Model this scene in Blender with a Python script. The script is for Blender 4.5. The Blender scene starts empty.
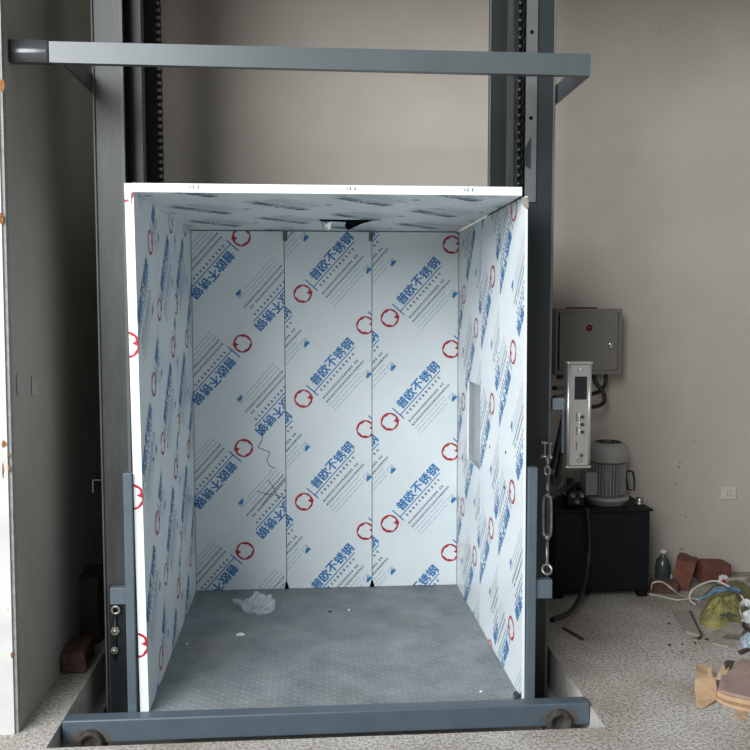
import bpy, bmesh, math, random
from mathutils import Vector, Matrix, noise
random.seed(7)
PI = math.pi
C = bpy.context.scene
COL = C.collection

# ------------------------------------------------------------------ camera
F = 866.92
MR = [(0.9972, -0.0750, -0.0004), (-0.0058, -0.0716, -0.9974), (0.0747, 0.9946, -0.0719)]
CAM = Vector((-0.094, -3.3213, 1.5522))

def at(px, py, **k):
    """point of the place seen at a pixel, on the plane X=, Y= or Z= given"""
    a, b, c = (px - 375) / F, (py - 375) / F, 1.0
    d = Vector(tuple(MR[0][i] * a + MR[1][i] * b + MR[2][i] * c for i in range(3)))
    ax, val = list(k.items())[0]
    i = 'XYZ'.index(ax)
    return CAM + d * ((val - CAM[i]) / d[i])

cd = bpy.data.cameras.new('camera')
cam = bpy.data.objects.new('camera', cd)
COL.objects.link(cam)
r_, d_, f_ = (Vector(x).normalized() for x in MR)
rot = Matrix((r_, -d_, -f_)).transposed()
cam.matrix_world = Matrix.Translation(CAM) @ rot.to_4x4()
cd.sensor_width = 36
cd.lens = F * 36 / 750
cd.clip_start = 0.05
C.camera = cam

# --------------------------------------------------------------- materials
def mat(name, col, rough=0.6, metal=0.0, var=None, scale=8.0, bump=0.0, bscale=60.0, spec=0.5,
        detail=4.0, stretch=None, trans=0.0, alpha=1.0, coat=0.0):
    m = bpy.data.materials.new(name)
    m.use_nodes = True
    nt = m.node_tree
    N, L = nt.nodes, nt.links
    p = N['Principled BSDF']
    p.inputs['Base Color'].default_value = (*col, 1)
    p.inputs['Roughness'].default_value = rough
    p.inputs['Metallic'].default_value = metal
    p.inputs['Specular IOR Level'].default_value = spec
    p.inputs['Transmission Weight'].default_value = trans
    p.inputs['Alpha'].default_value = alpha
    p.inputs['Coat Weight'].default_value = coat
    tc = N.new('ShaderNodeTexCoord')
    src = tc.outputs['Object']
    if stretch:
        mp = N.new('ShaderNodeMapping')
        mp.inputs['Scale'].default_value = stretch
        L.new(src, mp.inputs['Vector'])
        src = mp.outputs['Vector']
    if var:
        n = N.new('ShaderNodeTexNoise')
        n.inputs['Scale'].default_value = scale
        n.inputs['Detail'].default_value = detail
        n.inputs['Roughness'].default_value = 0.62
        L.new(src, n.inputs['Vector'])
        r = N.new('ShaderNodeValToRGB')
        r.color_ramp.elements[0].position = 0.33
        r.color_ramp.elements[0].color = (*var, 1)
        r.color_ramp.elements[1].position = 0.66
        r.color_ramp.elements[1].color = (*col, 1)
        L.new(n.outputs['Fac'], r.inputs['Fac'])
        L.new(r.outputs['Color'], p.inputs['Base Color'])
    if bump:
        n2 = N.new('ShaderNodeTexNoise')
        n2.inputs['Scale'].default_value = bscale
        n2.inputs['Detail'].default_value = 5
        L.new(src, n2.inputs['Vector'])
        b = N.new('ShaderNodeBump')
        b.inputs['Strength'].default_value = bump
        b.inputs['Distance'].default_value = 0.01
        L.new(n2.outputs['Fac'], b.inputs['Height'])
        L.new(b.outputs['Normal'], p.inputs['Normal'])
    return m

def concrete():
    m = mat('rough_concrete', (0.40, 0.385, 0.36), rough=0.9, bump=0.55, bscale=90)
    nt = m.node_tree; N, L = nt.nodes, nt.links
    p = N['Principled BSDF']; tc = N['Texture Coordinate']
    n = N.new('ShaderNodeTexNoise'); n.inputs['Scale'].default_value = 2.2; n.inputs['Detail'].default_value = 5
    L.new(tc.outputs['Object'], n.inputs['Vector'])
    r = N.new('ShaderNodeValToRGB')
    r.color_ramp.elements[0].position = 0.36; r.color_ramp.elements[0].color = (0.355, 0.32, 0.275, 1)
    r.color_ramp.elements[1].position = 0.64; r.color_ramp.elements[1].color = (0.53, 0.50, 0.46, 1)
    L.new(n.outputs['Fac'], r.inputs['Fac'])
    v = N.new('ShaderNodeTexNoise'); v.inputs['Scale'].default_value = 75; v.inputs['Detail'].default_value = 3
    v.inputs['Roughness'].default_value = 0.7
    L.new(tc.outputs['Object'], v.inputs['Vector'])
    r2 = N.new('ShaderNodeValToRGB')
    r2.color_ramp.elements[0].position = 0.40; r2.color_ramp.elements[0].color = (0.40, 0.39, 0.38, 1)
    r2.color_ramp.elements[1].position = 0.56; r2.color_ramp.elements[1].color = (1.05, 1.05, 1.05, 1)
    L.new(v.outputs['Fac'], r2.inputs['Fac'])
    mx = N.new('ShaderNodeMix'); mx.data_type = 'RGBA'; mx.blend_type = 'MULTIPLY'
    mx.inputs['Factor'].default_value = 0.8
    L.new(r.outputs['Color'], mx.inputs['A']); L.new(r2.outputs['Color'], mx.inputs['B'])
    L.new(mx.outputs['Result'], p.inputs['Base Color'])
    return m

def checker_plate():
    """worn steel floor plate with a raised lozenge pattern"""
    m = mat('worn_tread_plate', (0.20, 0.225, 0.24), rough=0.62, metal=0.0)
    nt = m.node_tree; N, L = nt.nodes, nt.links
    p = N['Principled BSDF']; tc = N['Texture Coordinate']
    n = N.new('ShaderNodeTexNoise'); n.inputs['Scale'].default_value = 4.5; n.inputs['Detail'].default_value = 8
    n.inputs['Roughness'].default_value = 0.65
    L.new(tc.outputs['Object'], n.inputs['Vector'])
    r = N.new('ShaderNodeValToRGB')
    r.color_ramp.elements[0].position = 0.30; r.color_ramp.elements[0].color = (0.125, 0.145, 0.155, 1)
    r.color_ramp.elements[1].position = 0.70; r.color_ramp.elements[1].color = (0.265, 0.285, 0.29, 1)
    L.new(n.outputs['Fac'], r.inputs['Fac'])
    # rusty stains of their own shape
    n3 = N.new('ShaderNodeTexNoise'); n3.inputs['Scale'].default_value = 3.1; n3.inputs['Detail'].default_value = 6
    mp = N.new('ShaderNodeMapping'); mp.inputs['Location'].default_value = (3.3, 1.1, 0)
    L.new(tc.outputs['Object'], mp.inputs['Vector']); L.new(mp.outputs['Vector'], n3.inputs['Vector'])
    r3 = N.new('ShaderNodeValToRGB')
    r3.color_ramp.elements[0].position = 0.62; r3.color_ramp.elements[0].color = (0, 0, 0, 1)
    r3.color_ramp.elements[1].position = 0.78; r3.color_ramp.elements[1].color = (0.45, 0.45, 0.45, 1)
    L.new(n3.outputs['Fac'], r3.inputs['Fac'])
    mx = N.new('ShaderNodeMix'); mx.data_type = 'RGBA'
    L.new(r3.outputs['Color'], mx.inputs['Factor'])
    L.new(r.outputs['Color'], mx.inputs['A']); mx.inputs['B'].default_value = (0.24, 0.19, 0.14, 1)
    # lozenges: two crossed wave fields
    hs = []
    for ang in (0.9, -0.9):
        mp2 = N.new('ShaderNodeMapping'); mp2.inputs['Rotation'].default_value = (0, 0, ang)
        mp2.inputs['Scale'].default_value = (1, 1, 1)
        L.new(tc.outputs['Object'], mp2.inputs['Vector'])
        w = N.new('ShaderNodeTexWave'); w.inputs['Scale'].default_value = 9.5
        L.new(mp2.outputs['Vector'], w.inputs['Vector'])
        hs.append(w.outputs['Fac'])
    mu = N.new('ShaderNodeMath'); mu.operation = 'MULTIPLY'
    L.new(hs[0], mu.inputs[0]); L.new(hs[1], mu.inputs[1])
    cr = N.new('ShaderNodeValToRGB')
    cr.color_ramp.elements[0].position = 0.45; cr.color_ramp.elements[1].position = 0.7
    L.new(mu.outputs[0], cr.inputs['Fac'])
    b = N.new('ShaderNodeBump'); b.inputs['Strength'].default_value = 0.5; b.inputs['Distance'].default_value = 0.004
    L.new(cr.outputs['Color'], b.inputs['Height'])
    L.new(b.outputs['Normal'], p.inputs['Normal'])
    # worn crests are paler
    mx2 = N.new('ShaderNodeMix'); mx2.data_type = 'RGBA'
    ma = N.new('ShaderNodeMath'); ma.operation = 'MULTIPLY'; ma.inputs[1].default_value = 0.17
    L.new(cr.outputs['Color'], ma.inputs[0]); L.new(ma.outputs[0], mx2.inputs['Factor'])
    L.new(mx.outputs['Result'], mx2.inputs['A']); mx2.inputs['B'].default_value = (0.40, 0.42, 0.43, 1)
    L.new(mx2.outputs['Result'], p.inputs['Base Color'])
    return m

def rusty_white():
    m = mat('chipped_white_paint', (0.66, 0.66, 0.64), rough=0.5)
    nt = m.node_tree; N, L = nt.nodes, nt.links
    p = N['Principled BSDF']; tc = N['Texture Coordinate']
    n = N.new('ShaderNodeTexNoise'); n.inputs['Scale'].default_value = 7; n.inputs['Detail'].default_value = 8
    L.new(tc.outputs['Object'], n.inputs['Vector'])
    r = N.new('ShaderNodeValToRGB'); e = r.color_ramp.elements
    e[0].position = 0.0; e[0].color = (0.40, 0.40, 0.385, 1)
    e[1].position = 0.70; e[1].color = (0.58, 0.58, 0.56, 1)
    x = e.new(0.73); x.color = (0.45, 0.18, 0.05, 1)
    x = e.new(0.80); x.color = (0.20, 0.10, 0.05, 1)
    L.new(n.outputs['Fac'], r.inputs['Fac']); L.new(r.outputs['Color'], p.inputs['Base Color'])
    return m

M = dict(
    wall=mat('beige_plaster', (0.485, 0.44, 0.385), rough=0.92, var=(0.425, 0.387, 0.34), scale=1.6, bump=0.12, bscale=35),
    sidewall=mat('shaded_plaster', (0.38, 0.36, 0.32), rough=0.92, var=(0.32, 0.305, 0.275), scale=1.8, bump=0.15, bscale=40),  # beige plaster again, its colour darkened for the left wall's shade
    concrete=concrete(),
    pitc=mat('pit_concrete', (0.52, 0.50, 0.46), rough=0.95, var=(0.40, 0.38, 0.35), scale=20, bump=0.5, bscale=50),
    jamb=rusty_white(),
    jambedge=mat('worn_jamb_edge', (0.34, 0.34, 0.33), rough=0.6, var=(0.22, 0.22, 0.21), scale=30),
    film=mat('white_protective_film', (0.75, 0.805, 0.82), rough=0.28, var=(0.70, 0.76, 0.78), scale=3.0, bump=0.04, bscale=14),
    blue=mat('blue_print', (0.018, 0.18, 0.44), rough=0.35),
    pale=mat('pale_blue_print', (0.25, 0.37, 0.50), rough=0.4),
    ink=mat('slate_print', (0.10, 0.185, 0.29), rough=0.4),
    red=mat('red_print', (0.42, 0.015, 0.03), rough=0.4),
    black=mat('black_marks', (0.008, 0.008, 0.008), rough=0.9, spec=0.0),
    grey=mat('grey_blue_paint', (0.085, 0.100, 0.106), rough=0.32, var=(0.072, 0.086, 0.092), scale=5),
    greyd=mat('dark_grey_gloss_paint', (0.045, 0.05, 0.054), rough=0.25, spec=0.7),
    post=mat('blue_grey_paint', (0.085, 0.112, 0.135), rough=0.4, var=(0.07, 0.094, 0.116), scale=9),
    mast=mat('scuffed_grey_paint', (0.066, 0.070, 0.072), rough=0.42, var=(0.034, 0.037, 0.039), scale=6, stretch=(3, 3, 0.5)),
    mastd=mat('shaded_slate_paint', (0.019, 0.025, 0.029), rough=0.45, var=(0.015, 0.020, 0.023), scale=5),  # right mast's shade put into its colour, darker than the left mast
    mastp=mat('bare_steel_plate', (0.125, 0.128, 0.124), rough=0.5, var=(0.095, 0.098, 0.095), scale=7),
    dark=mat('greasy_black_steel', (0.012, 0.014, 0.015), rough=0.4, spec=0.4),
    olive=mat('oily_olive_black_steel', (0.015, 0.018, 0.016), rough=0.4),
    steel=mat('zinc_plated_steel', (0.46, 0.46, 0.44), rough=0.38, metal=0.9, var=(0.28, 0.28, 0.27), scale=20),
    rust=mat('scorched_weld', (0.065, 0.055, 0.047), rough=0.8, var=(0.016, 0.014, 0.013), scale=40, bump=0.6, bscale=80),
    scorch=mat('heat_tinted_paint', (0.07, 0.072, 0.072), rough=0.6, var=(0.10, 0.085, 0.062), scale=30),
    rustspot=mat('orange_rust', (0.30, 0.12, 0.035), rough=0.9, var=(0.12, 0.05, 0.02), scale=60),
    chipmark=mat('knocked_plaster', (0.14, 0.125, 0.11), rough=0.95),
    plate=checker_plate(),
    stainless=mat('brushed_stainless', (0.60, 0.59, 0.57), rough=0.34, metal=0.85, var=(0.52, 0.51, 0.49), scale=20, stretch=(1, 1, 0.05)),
    display=mat('dark_display', (0.012, 0.015, 0.018), rough=0.15),
    recess=mat('bare_stainless', (0.42, 0.45, 0.47), rough=0.3, metal=0.6),
    cab=mat('beige_grey_enamel', (0.175, 0.163, 0.147), rough=0.55),
    redbtn=mat('dark_red_plastic', (0.10, 0.015, 0.012), rough=0.4),
    rubber=mat('black_rubber', (0.010, 0.010, 0.011), rough=0.5),
    tank=mat('black_enamel', (0.004, 0.0055, 0.007), rough=0.5, spec=0.25),
    motor=mat('silver_grey_paint', (0.32, 0.32, 0.30), rough=0.45),
    motorfin=mat('grey_cast_aluminium', (0.25, 0.26, 0.27), rough=0.4),
    brick=mat('red_brick', (0.20, 0.075, 0.045), rough=0.95, var=(0.13, 0.05, 0.036), scale=25, bump=0.5, bscale=90),
    brickd=mat('dusky_brick', (0.13, 0.065, 0.05), rough=0.95, var=(0.09, 0.045, 0.035), scale=25, bump=0.5, bscale=90),
    socket=mat('ivory_plastic', (0.58, 0.55, 0.50), rough=0.4),
    tape=mat('pale_tape', (0.30, 0.32, 0.30), rough=0.5),
    lightblue=mat('pale_blue_grey_paint', (0.27, 0.34, 0.38), rough=0.5),
    glass=mat('dark_green_plastic', (0.05, 0.065, 0.06), rough=0.2),
    white=mat('dull_white_plastic', (0.55, 0.55, 0.55), rough=0.5),
    cable=mat('cream_cable_sheath', (0.50, 0.46, 0.39), rough=0.5),
    sack=mat('olive_woven_sack', (0.30, 0.27, 0.095), rough=0.85, var=(0.18, 0.165, 0.065), scale=18, bump=0.6, bscale=60),
    sackd=mat('faded_khaki_sack', (0.21, 0.19, 0.09), rough=0.9, var=(0.14, 0.13, 0.07), scale=20, bump=0.6, bscale=60),
    gravel=mat('dark_gravel', (0.06, 0.055, 0.045), rough=0.9),
    bluec=mat('blue_twine', (0.08, 0.20, 0.36), rough=0.7, var=(0.16, 0.24, 0.33), scale=60),
    stone=mat('grey_mortar_chunk', (0.33, 0.30, 0.25), rough=0.95, var=(0.23, 0.21, 0.18), scale=30, bump=0.6, bscale=60),
    board=mat('pale_board', (0.30, 0.265, 0.23), rough=0.85, var=(0.24, 0.21, 0.18), scale=20, stretch=(1, 8, 1)),
    timber=mat('dark_splinter', (0.05, 0.042, 0.035), rough=0.85),
    card=mat('tan_cardboard', (0.50, 0.335, 0.20), rough=0.85, var=(0.40, 0.26, 0.155), scale=16, bump=0.2, bscale=50),
    cardp=mat('brown_mauve_cardboard', (0.30, 0.21, 0.18), rough=0.85, var=(0.23, 0.16, 0.14), scale=14, bump=0.3, bscale=40),
    bag=mat('clear_crinkled_plastic', (0.80, 0.84, 0.88), rough=0.2, alpha=0.34, var=(0.66, 0.70, 0.74), scale=20, bump=0.5, bscale=40),
    chip=mat('white_plaster_chip', (0.80, 0.80, 0.78), rough=0.7),
    paper=mat('white_paper', (0.55, 0.55, 0.54), rough=0.6),
    chrome=mat('chrome', (0.85, 0.85, 0.85), rough=0.12, metal=1.0),
)

# ----------------------------------------------------------------- helpers
ORG = {}      # world origin of every object that has children

def tag(o, label=None, cat=None, group=None, kind=None):
    if label: o['label'] = label
    if cat: o['category'] = cat
    if group: o['group'] = group
    if kind: o['kind'] = kind
    return o

def thing(name, label, cat, loc, group=None):
    o = bpy.data.objects.new(name, None)
    o.empty_display_size = 0.05
    COL.objects.link(o)
    o.location = loc
    ORG[o.name] = Vector(loc)
    return tag(o, label, cat, group)

class MB:
    def __init__(self):
        self.v = []; self.f = []; self.mi = []; self.sm = []
    def add(self, vs, fs, mi=0, smooth=False):
        k = len(self.v)
        self.v += [Vector(x) for x in vs]
        for f in fs:
            self.f.append([i + k for i in f]); self.mi.append(mi); self.sm.append(smooth)
        return self
    def box(self, a, b, mi=0, bev=0.0):
        a, b = Vector(a), Vector(b)
        lo = Vector([min(a[i], b[i]) for i in range(3)]); hi = Vector([max(a[i], b[i]) for i in range(3)])
        bm = bmesh.new()
        bmesh.ops.create_cube(bm, size=1)
        for w in bm.verts:
            w.co = Vector([(lo[i] + hi[i]) / 2 + w.co[i] * (hi[i] - lo[i]) for i in range(3)])
        if bev > 0:
            bmesh.ops.bevel(bm, geom=bm.edges[:], offset=min(bev, 0.45 * min(hi - lo)), segments=2, profile=0.5, affect='EDGES')
        self.frombm(bm, mi)
        return self
    def frombm(self, bm, mi=0, smooth=False):
        bm.verts.ensure_lookup_table(); bm.verts.index_update()
        self.add([w.co.copy() for w in bm.verts], [[w.index for w in f.verts] for f in bm.faces], mi, smooth)
        bm.free()
        return self
    def obox(self, c, ax, ay, az, mi=0):
        """oriented box: centre and three half axes"""
        c, ax, ay, az = Vector(c), Vector(ax), Vector(ay), Vector(az)
        vs = [c + ax * i + ay * j + az * k for i in (-1, 1) for j in (-1, 1) for k in (-1, 1)]
        return self.add(vs, [(0, 1, 3, 2), (4, 6, 7, 5), (0, 4, 5, 1), (2, 3, 7, 6), (0, 2, 6, 4), (1, 5, 7, 3)], mi)
    def tube(self, pts, r, seg=10, mi=0, closed=False, caps=True):
        pts = [Vector(p) for p in pts]
        n = len(pts)
        rr = r if isinstance(r, (list, tuple)) else [r] * n
        vs, fs = [], []
        t0 = (pts[1] - pts[0]).normalized()
        up = Vector((0, 0, 1)) if abs(t0.z) < 0.9 else Vector((1, 0, 0))
        nrm = t0.cross(up).normalized()
        for i, p in enumerate(pts):
            if closed:
                t = (pts[(i + 1) % n] - pts[i - 1]).normalized()
            else:
                t = (pts[min(i + 1, n - 1)] - pts[max(i - 1, 0)]).normalized()
            nrm = (nrm - t * nrm.dot(t)).normalized()
            bi = t.cross(nrm)
            for k in range(seg):
                a = 2 * PI * k / seg
                vs.append(p + (nrm * math.cos(a) + bi * math.sin(a)) * rr[i])
        m = n if closed else n - 1
        for i in range(m):
            for k in range(seg):
                a, b = i * seg + k, i * seg + (k + 1) % seg
                c, d = ((i + 1) % n) * seg + (k + 1) % seg, ((i + 1) % n) * seg + k
                fs.append((a, b, c, d))
        self.add(vs, fs, mi, True)
        if caps and not closed:
            k = len(self.v) - len(vs)
            self.add([], [])
            self.f.append([k + i for i in range(seg)][::-1]); self.mi.append(mi); self.sm.append(False)
            self.f.append([k + (n - 1) * seg + i for i in range(seg)]); self.mi.append(mi); self.sm.append(False)
        return self
    def cyl(self, a, b, r, seg=20, mi=0):
        return self.tube([a, b], r, seg, mi)
    def lathe(self, c, prof, seg=28, mi=0, axis=(0, 0, 1)):
        """profile [(radius, height)] spun about an axis through c"""
        ax = Vector(axis).normalized()
        u = ax.orthogonal().normalized(); w = ax.cross(u)
        c = Vector(c)
        vs, fs = [], []
        for r, h in prof:
            for k in range(seg):
                a = 2 * PI * k / seg
                vs.append(c + ax * h + (u * math.cos(a) + w * math.sin(a)) * max(r, 1e-5))
        for i in range(len(prof) - 1):
            for k in range(seg):
                fs.append((i * seg + k, i * seg + (k + 1) % seg, (i + 1) * seg + (k + 1) % seg, (i + 1) * seg + k))
        return self.add(vs, fs, mi, True)
    def prism(self, poly, off, mi=0):
        """closed 3-D outline extruded along a vector"""
        n = len(poly); off = Vector(off)
        vs = [Vector(p) for p in poly] + [Vector(p) + off for p in poly]
        fs = [list(range(n))[::-1], [n + i for i in range(n)]] + [(i, (i + 1) % n, n + (i + 1) % n, n + i) for i in range(n)]
        return self.add(vs, fs, mi)
    def build(self, name, mats, parent=None, origin=None, auto=None):
        if parent is not None:
            org = ORG[parent.name]
        else:
            org = Vector(origin) if origin else Vector((0, 0, 0))
        me = bpy.data.meshes.new(name)
        me.from_pydata([tuple(p - org) for p in self.v], [], self.f)
        mats = mats if isinstance(mats, (list, tuple)) else [mats]
        for m in mats:
            me.materials.append(M[m])
        for p, i, s in zip(me.polygons, self.mi, self.sm):
            p.material_index = i
            p.use_smooth = s
        bm = bmesh.new(); bm.from_mesh(me)
        if len(bm.faces) < 4000:
            bmesh.ops.recalc_face_normals(bm, faces=bm.faces[:])
        bm.to_mesh(me); bm.free()
        me.update()
        o = bpy.data.objects.new(name, me)
        COL.objects.link(o)
        ORG[o.name] = org
        if parent is not None:
            o.parent = parent
        else:
            o.location = org
        return o

def one(mb, name, mats, label, cat, group=None):
    """a thing that is a single mesh, its origin at its base"""
    lo = [min(p[i] for p in mb.v) for i in range(3)]; hi = [max(p[i] for p in mb.v) for i in range(3)]
    o = mb.build(name, mats, origin=((lo[0] + hi[0]) / 2, (lo[1] + hi[1]) / 2, lo[2]))
    return tag(o, label, cat, group)

def spline(pts, n=8):
    """Catmull-Rom through the points"""
    P = [Vector(p) for p in pts]
    P = [P[0] * 2 - P[1]] + P + [P[-1] * 2 - P[-2]]
    out = []
    for i in range(1, len(P) - 2):
        for k in range(n):
            t = k / n
            a, b, c, d = P[i - 1], P[i], P[i + 1], P[i + 2]
            out.append(0.5 * ((2 * b) + (c - a) * t + (2 * a - 5 * b + 4 * c - d) * t * t + (3 * b - a - 3 * c + d) * t ** 3))
    out.append(P[-2])
    return out

def rock(c, size, seed, mi=0, mb=None, sub=2, rough=0.35, flat=True):
    """an angular lump resting at z = c.z"""
    mb = mb or MB()
    bm = bmesh.new()
    bmesh.ops.create_icosphere(bm, subdivisions=sub, radius=1)
    for w in bm.verts:
        k = 1 + rough * noise.noise(w.co * 1.7 + Vector((seed * 3.1, seed * 7.7, seed))) * 1.6
        w.co = Vector((w.co.x * size[0], w.co.y * size[1], w.co.z * size[2])) * k
    zmin = min(w.co.z for w in bm.verts)
    base = zmin * 0.55
    for w in bm.verts:
        w.co.z = max(w.co.z, base) - base
        w.co += Vector(c)
    mb.frombm(bm, mi, not flat)
    return mb

def struct(name, mb, mats):
    o = mb.build(name, mats)
    o['kind'] = 'structure'
    return o

# ------------------------------------------------------------- the setting
BY = 1.60                     # back wall
PX0, PX1, PY0, PY1, PZ = -1.043, 1.003, -0.247, 1.56, -0.17   # lift pit
fl = MB()
XL, XR, YF = -7.0, 4.2, -9.0
def wob(x, y): return 0.006 * noise.noise(Vector((x * 14, y * 14, 3)))
# ground in four fields round the pit, the pit's rim left slightly uneven
def quad(a, b, c, d, mi=0): fl.add([a, b, c, d], [(0, 1, 2, 3)], mi)
n = 40
rimF = [(PX0 + (PX1 - PX0) * i / n, PY0 + wob(i, 0)) for i in range(n + 1)]
rimR = [(PX1 + (wob(9, i) if 0 < i < n else 0), PY0 + (PY1 - PY0) * i / n) for i in range(n + 1)]
rimR[0] = rimF[-1]
for i in range(n):
    (xa, ya), (xb, yb) = rimF[i], rimF[i + 1]
    quad((xa, YF, 0), (xb, YF, 0), (xb, yb, 0), (xa, ya, 0))
    quad((xa, ya, 0), (xb, yb, 0), (xb, yb, PZ), (xa, ya, PZ), 1)
    (xa, ya), (xb, yb) = rimR[i], rimR[i + 1]
    quad((xa, ya, 0), (XR, ya, 0), (XR, yb, 0), (xb, yb, 0))
    quad((xa, ya, 0), (xb, yb, 0), (xb - 0.004, yb, PZ), (xa - 0.004, ya, PZ), 1)
x0, x1 = rimF[0], rimF[-1]
quad((XL, YF, 0), (PX0, YF, 0), (PX0, x0[1], 0), (XL, x0[1], 0))
quad((PX1, YF, 0), (XR, YF, 0), (XR, x1[1], 0), (PX1, x1[1], 0))
quad((XL, x0[1], 0), (PX0, x0[1], 0), (PX0, PY1, 0), (XL, PY1, 0))
quad((XL, PY1, 0), (XR, PY1, 0), (XR, BY + 0.2, 0), (XL, BY + 0.2, 0))
quad((PX0, x0[1], 0), (PX0, PY1, 0), (PX0, PY1, PZ), (PX0, x0[1], PZ), 1)
quad((PX0, PY1, 0), (PX1, PY1, 0), (PX1, PY1, PZ), (PX0, PY1, PZ), 1)
quad((PX0, PY0 - .02, PZ), (PX1, PY0 - .02, PZ), (PX1, PY1, PZ), (PX0, PY1, PZ), 1)
struct('floor', fl, ['concrete', 'pitc'])

HZ = 4.6
w = MB(); w.box((-1.4, BY, -0.2), (4.2, BY + 0.2, HZ))
rr = random.Random(8)
for px, py, sx, sz in ((661, 29.5, .005, .005), (680, 463, .010, .004), (679, 467, .005, .010), (676, 484, .008, .004), (694, 442, .006, .005), (680, 515, .006, .005), (686, 516.5, .011, .004), (681, 549, .016, .004), (691, 300, .004, .004), (446, 152, .004, .004), (283, 172, .004, .004), (704, 475, .004, .005)):
    c = at(px, py, Y=BY)          # small knocks in the plaster
    w.add([(c.x + sx * rr.uniform(.5, 1.2) * math.cos(k * PI / 4), BY - 0.0006, c.z + sz * rr.uniform(.5, 1.2) * math.sin(k * PI / 4)) for k in range(8)], [list(range(8))], 1)
struct('wall_back', w, ['wall', 'chipmark'])
w = MB()
def lwx(z): return -1.177 + 0.0055 * z                    # the left wall leans a little into the shaft
vs = []
for y in (-0.105, BY):
    vs += [(lwx(0) - 0.3, y, 0), (lwx(0), y, 0), (lwx(HZ), y, HZ), (lwx(HZ) - 0.3, y, HZ)]
w.add(vs, [(0, 1, 2, 3), (7, 6, 5, 4), (1, 5, 6, 2), (0, 3, 7, 4), (3, 2, 6, 7), (0, 4, 5, 1)])
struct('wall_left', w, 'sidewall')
w = MB(); w.box((4.0, -0.1, 0), (4.2, BY, HZ)); struct('wall_right', w, 'wall')
w = MB(); w.box((-1.4, -0.1, HZ), (4.2, BY + 0.2, HZ + 0.2)); struct('ceiling', w, 'wall')
w = MB(); w.box((-7, -0.13, 0), (lwx(0) - 0.30, 0.1, HZ)); w.box((-7, -0.13, 3.5), (4.2, 0.1, HZ + 0.2)); w.box((2.6, -0.13, 0), (4.2, 0.1, 3.4999))  # last box: unseen right pier, added to hold back light from the right
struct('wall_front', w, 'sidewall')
# white, chipped edge of the doorway, with a worn grey arris towards the shaft
w = MB()
for (dx0, dx1, ya, yb, mi) in ((-0.32, -0.012, -0.135, -0.10, 0), (-0.0121, 0.0, -0.127, -0.10, 1)):
    vs = []
    for z in (0, HZ):
        vs += [(lwx(z) + dx0, ya, z), (lwx(z) + dx1, ya, z), (lwx(z) + dx1, yb, z), (lwx(z) + dx0, yb, z)]
    w.add(vs, [(0, 1, 5, 4), (1, 2, 6, 5), (2, 3, 7, 6), (3, 0, 4, 7), (4, 5, 6, 7), (0, 3, 2, 1)], mi)
rr = random.Random(5)
for px, py, sx, sz in ((2, 86, 0.010, 0.026), (1, 218, 0.010, 0.022), (4, 444, 0.010, 0.018), (8.5, 455, 0.006, 0.007), (9, 469, 0.005, 0.020), (3, 470, 0.004, 0.030), (12, 655, 0.006, 0.012)):
    c = at(px, py, Y=-0.1355)
    w.add([(c.x + sx * rr.uniform(.6, 1.1) * math.cos(k * PI / 5), -0.1357, c.z + sz * rr.uniform(.6, 1.1) * math.sin(k * PI / 5)) for k in range(10)], [list(range(10))], 2)
struct('trim_1', w, ['jamb', 'jambedge', 'rustspot'])

# --------------------------------------------- printed film: one label in 2-D
U = 1 / 178.6                # metres per pixel on the cabin's back wall
ANG = math.radians(48)
DU, DN = Vector((math.cos(ANG), math.sin(ANG))), Vector((-math.sin(ANG), math.cos(ANG)))

def glyphs(text):
    cu = bpy.data.curves.new('t', 'FONT'); cu.body = text; cu.size = 1; cu.resolution_u = 2
    ob = bpy.data.objects.new('t', cu); COL.objects.link(ob)
    dg = bpy.context.evaluated_depsgraph_get(); dg.update()
    me = bpy.data.meshes.new_from_object(ob.evaluated_get(dg))
    tris = []
    me.calc_loop_triangles()
    for t in me.loop_triangles:
        tris.append([Vector(me.vertices[i].co[:2]) for i in t.vertices])
    bpy.data.objects.remove(ob); bpy.data.curves.remove(cu); bpy.data.meshes.remove(me)
    return tris

def fit(tris, w, h):
    xs = [p.x for t in tris for p in t]; ys = [p.y for t in tris for p in t]
    x0, x1, y0, y1 = min(xs), max(xs), min(ys), max(ys)
    return [[Vector(((p.x - (x0 + x1) / 2) / (x1 - x0) * w, (p.y - (y0 + y1) / 2) / (y1 - y0) * h)) for p in t] for t in tris]

LABEL = []                   # (polygon in metres about the ring's centre, material index)
OX, ON = 12.0, -3.5          # start of the underline along/across, from the ring
def L(a, b): return (DU * (a + OX) + DN * (b + ON)) * U
def bar(a0, a1, b0, b1, mi): LABEL.append(([L(a0, b0), L(a1, b0), L(a1, b1), L(a0, b1)], mi))
for i, ch in enumerate('普欧不锈钢'):
    g = glyphs(ch)
    g = fit(g, 10.6, 10.3) if len(g) > 2 else []
    for lay, (ddx, ddy) in enumerate(((-0.34, 0), (0.34, 0), (0, 0.26), (0, -0.26))):     # heavy strokes
        for t in g:
            LABEL.append(([L(p.x + ddx + 11.0 + 11.5 * i, p.y + ddy + 7.1) for p in t], 1, lay))
bar(0, 60, -0.5, 0.5, 1)
bar(-0.6, 0.6, -5.2, 10.5, 1)
def glyphbits(a, b, s, mi):
    rnd = random.Random(int(a * 31 + b * 17 + 900))
    for k in range(3):
        y = b + (k - 1) * s * 0.34
        j = rnd.uniform(-0.1, 0.15) * s
        bar(a - s * 0.42 + j, a + s * 0.40, y - s * 0.11, y + s * 0.11, mi)
    bar(a + rnd.uniform(-.2, .2) * s - s * .09, a + rnd.uniform(0, .2) * s, b - s * 0.45, b + s * 0.45, mi)
for k in range(11): glyphbits(6.5 + k * 4.7, -3.9, 2.7, 3)
for k in range(21):
    if random.random() < 0.86: glyphbits(2 + k * 2.6, -11, 2.3, 3)
for k in range(21):
    if random.random() < 0.86: glyphbits(1.5 + k * 2.65, -16, 2.3, 3)
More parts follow.
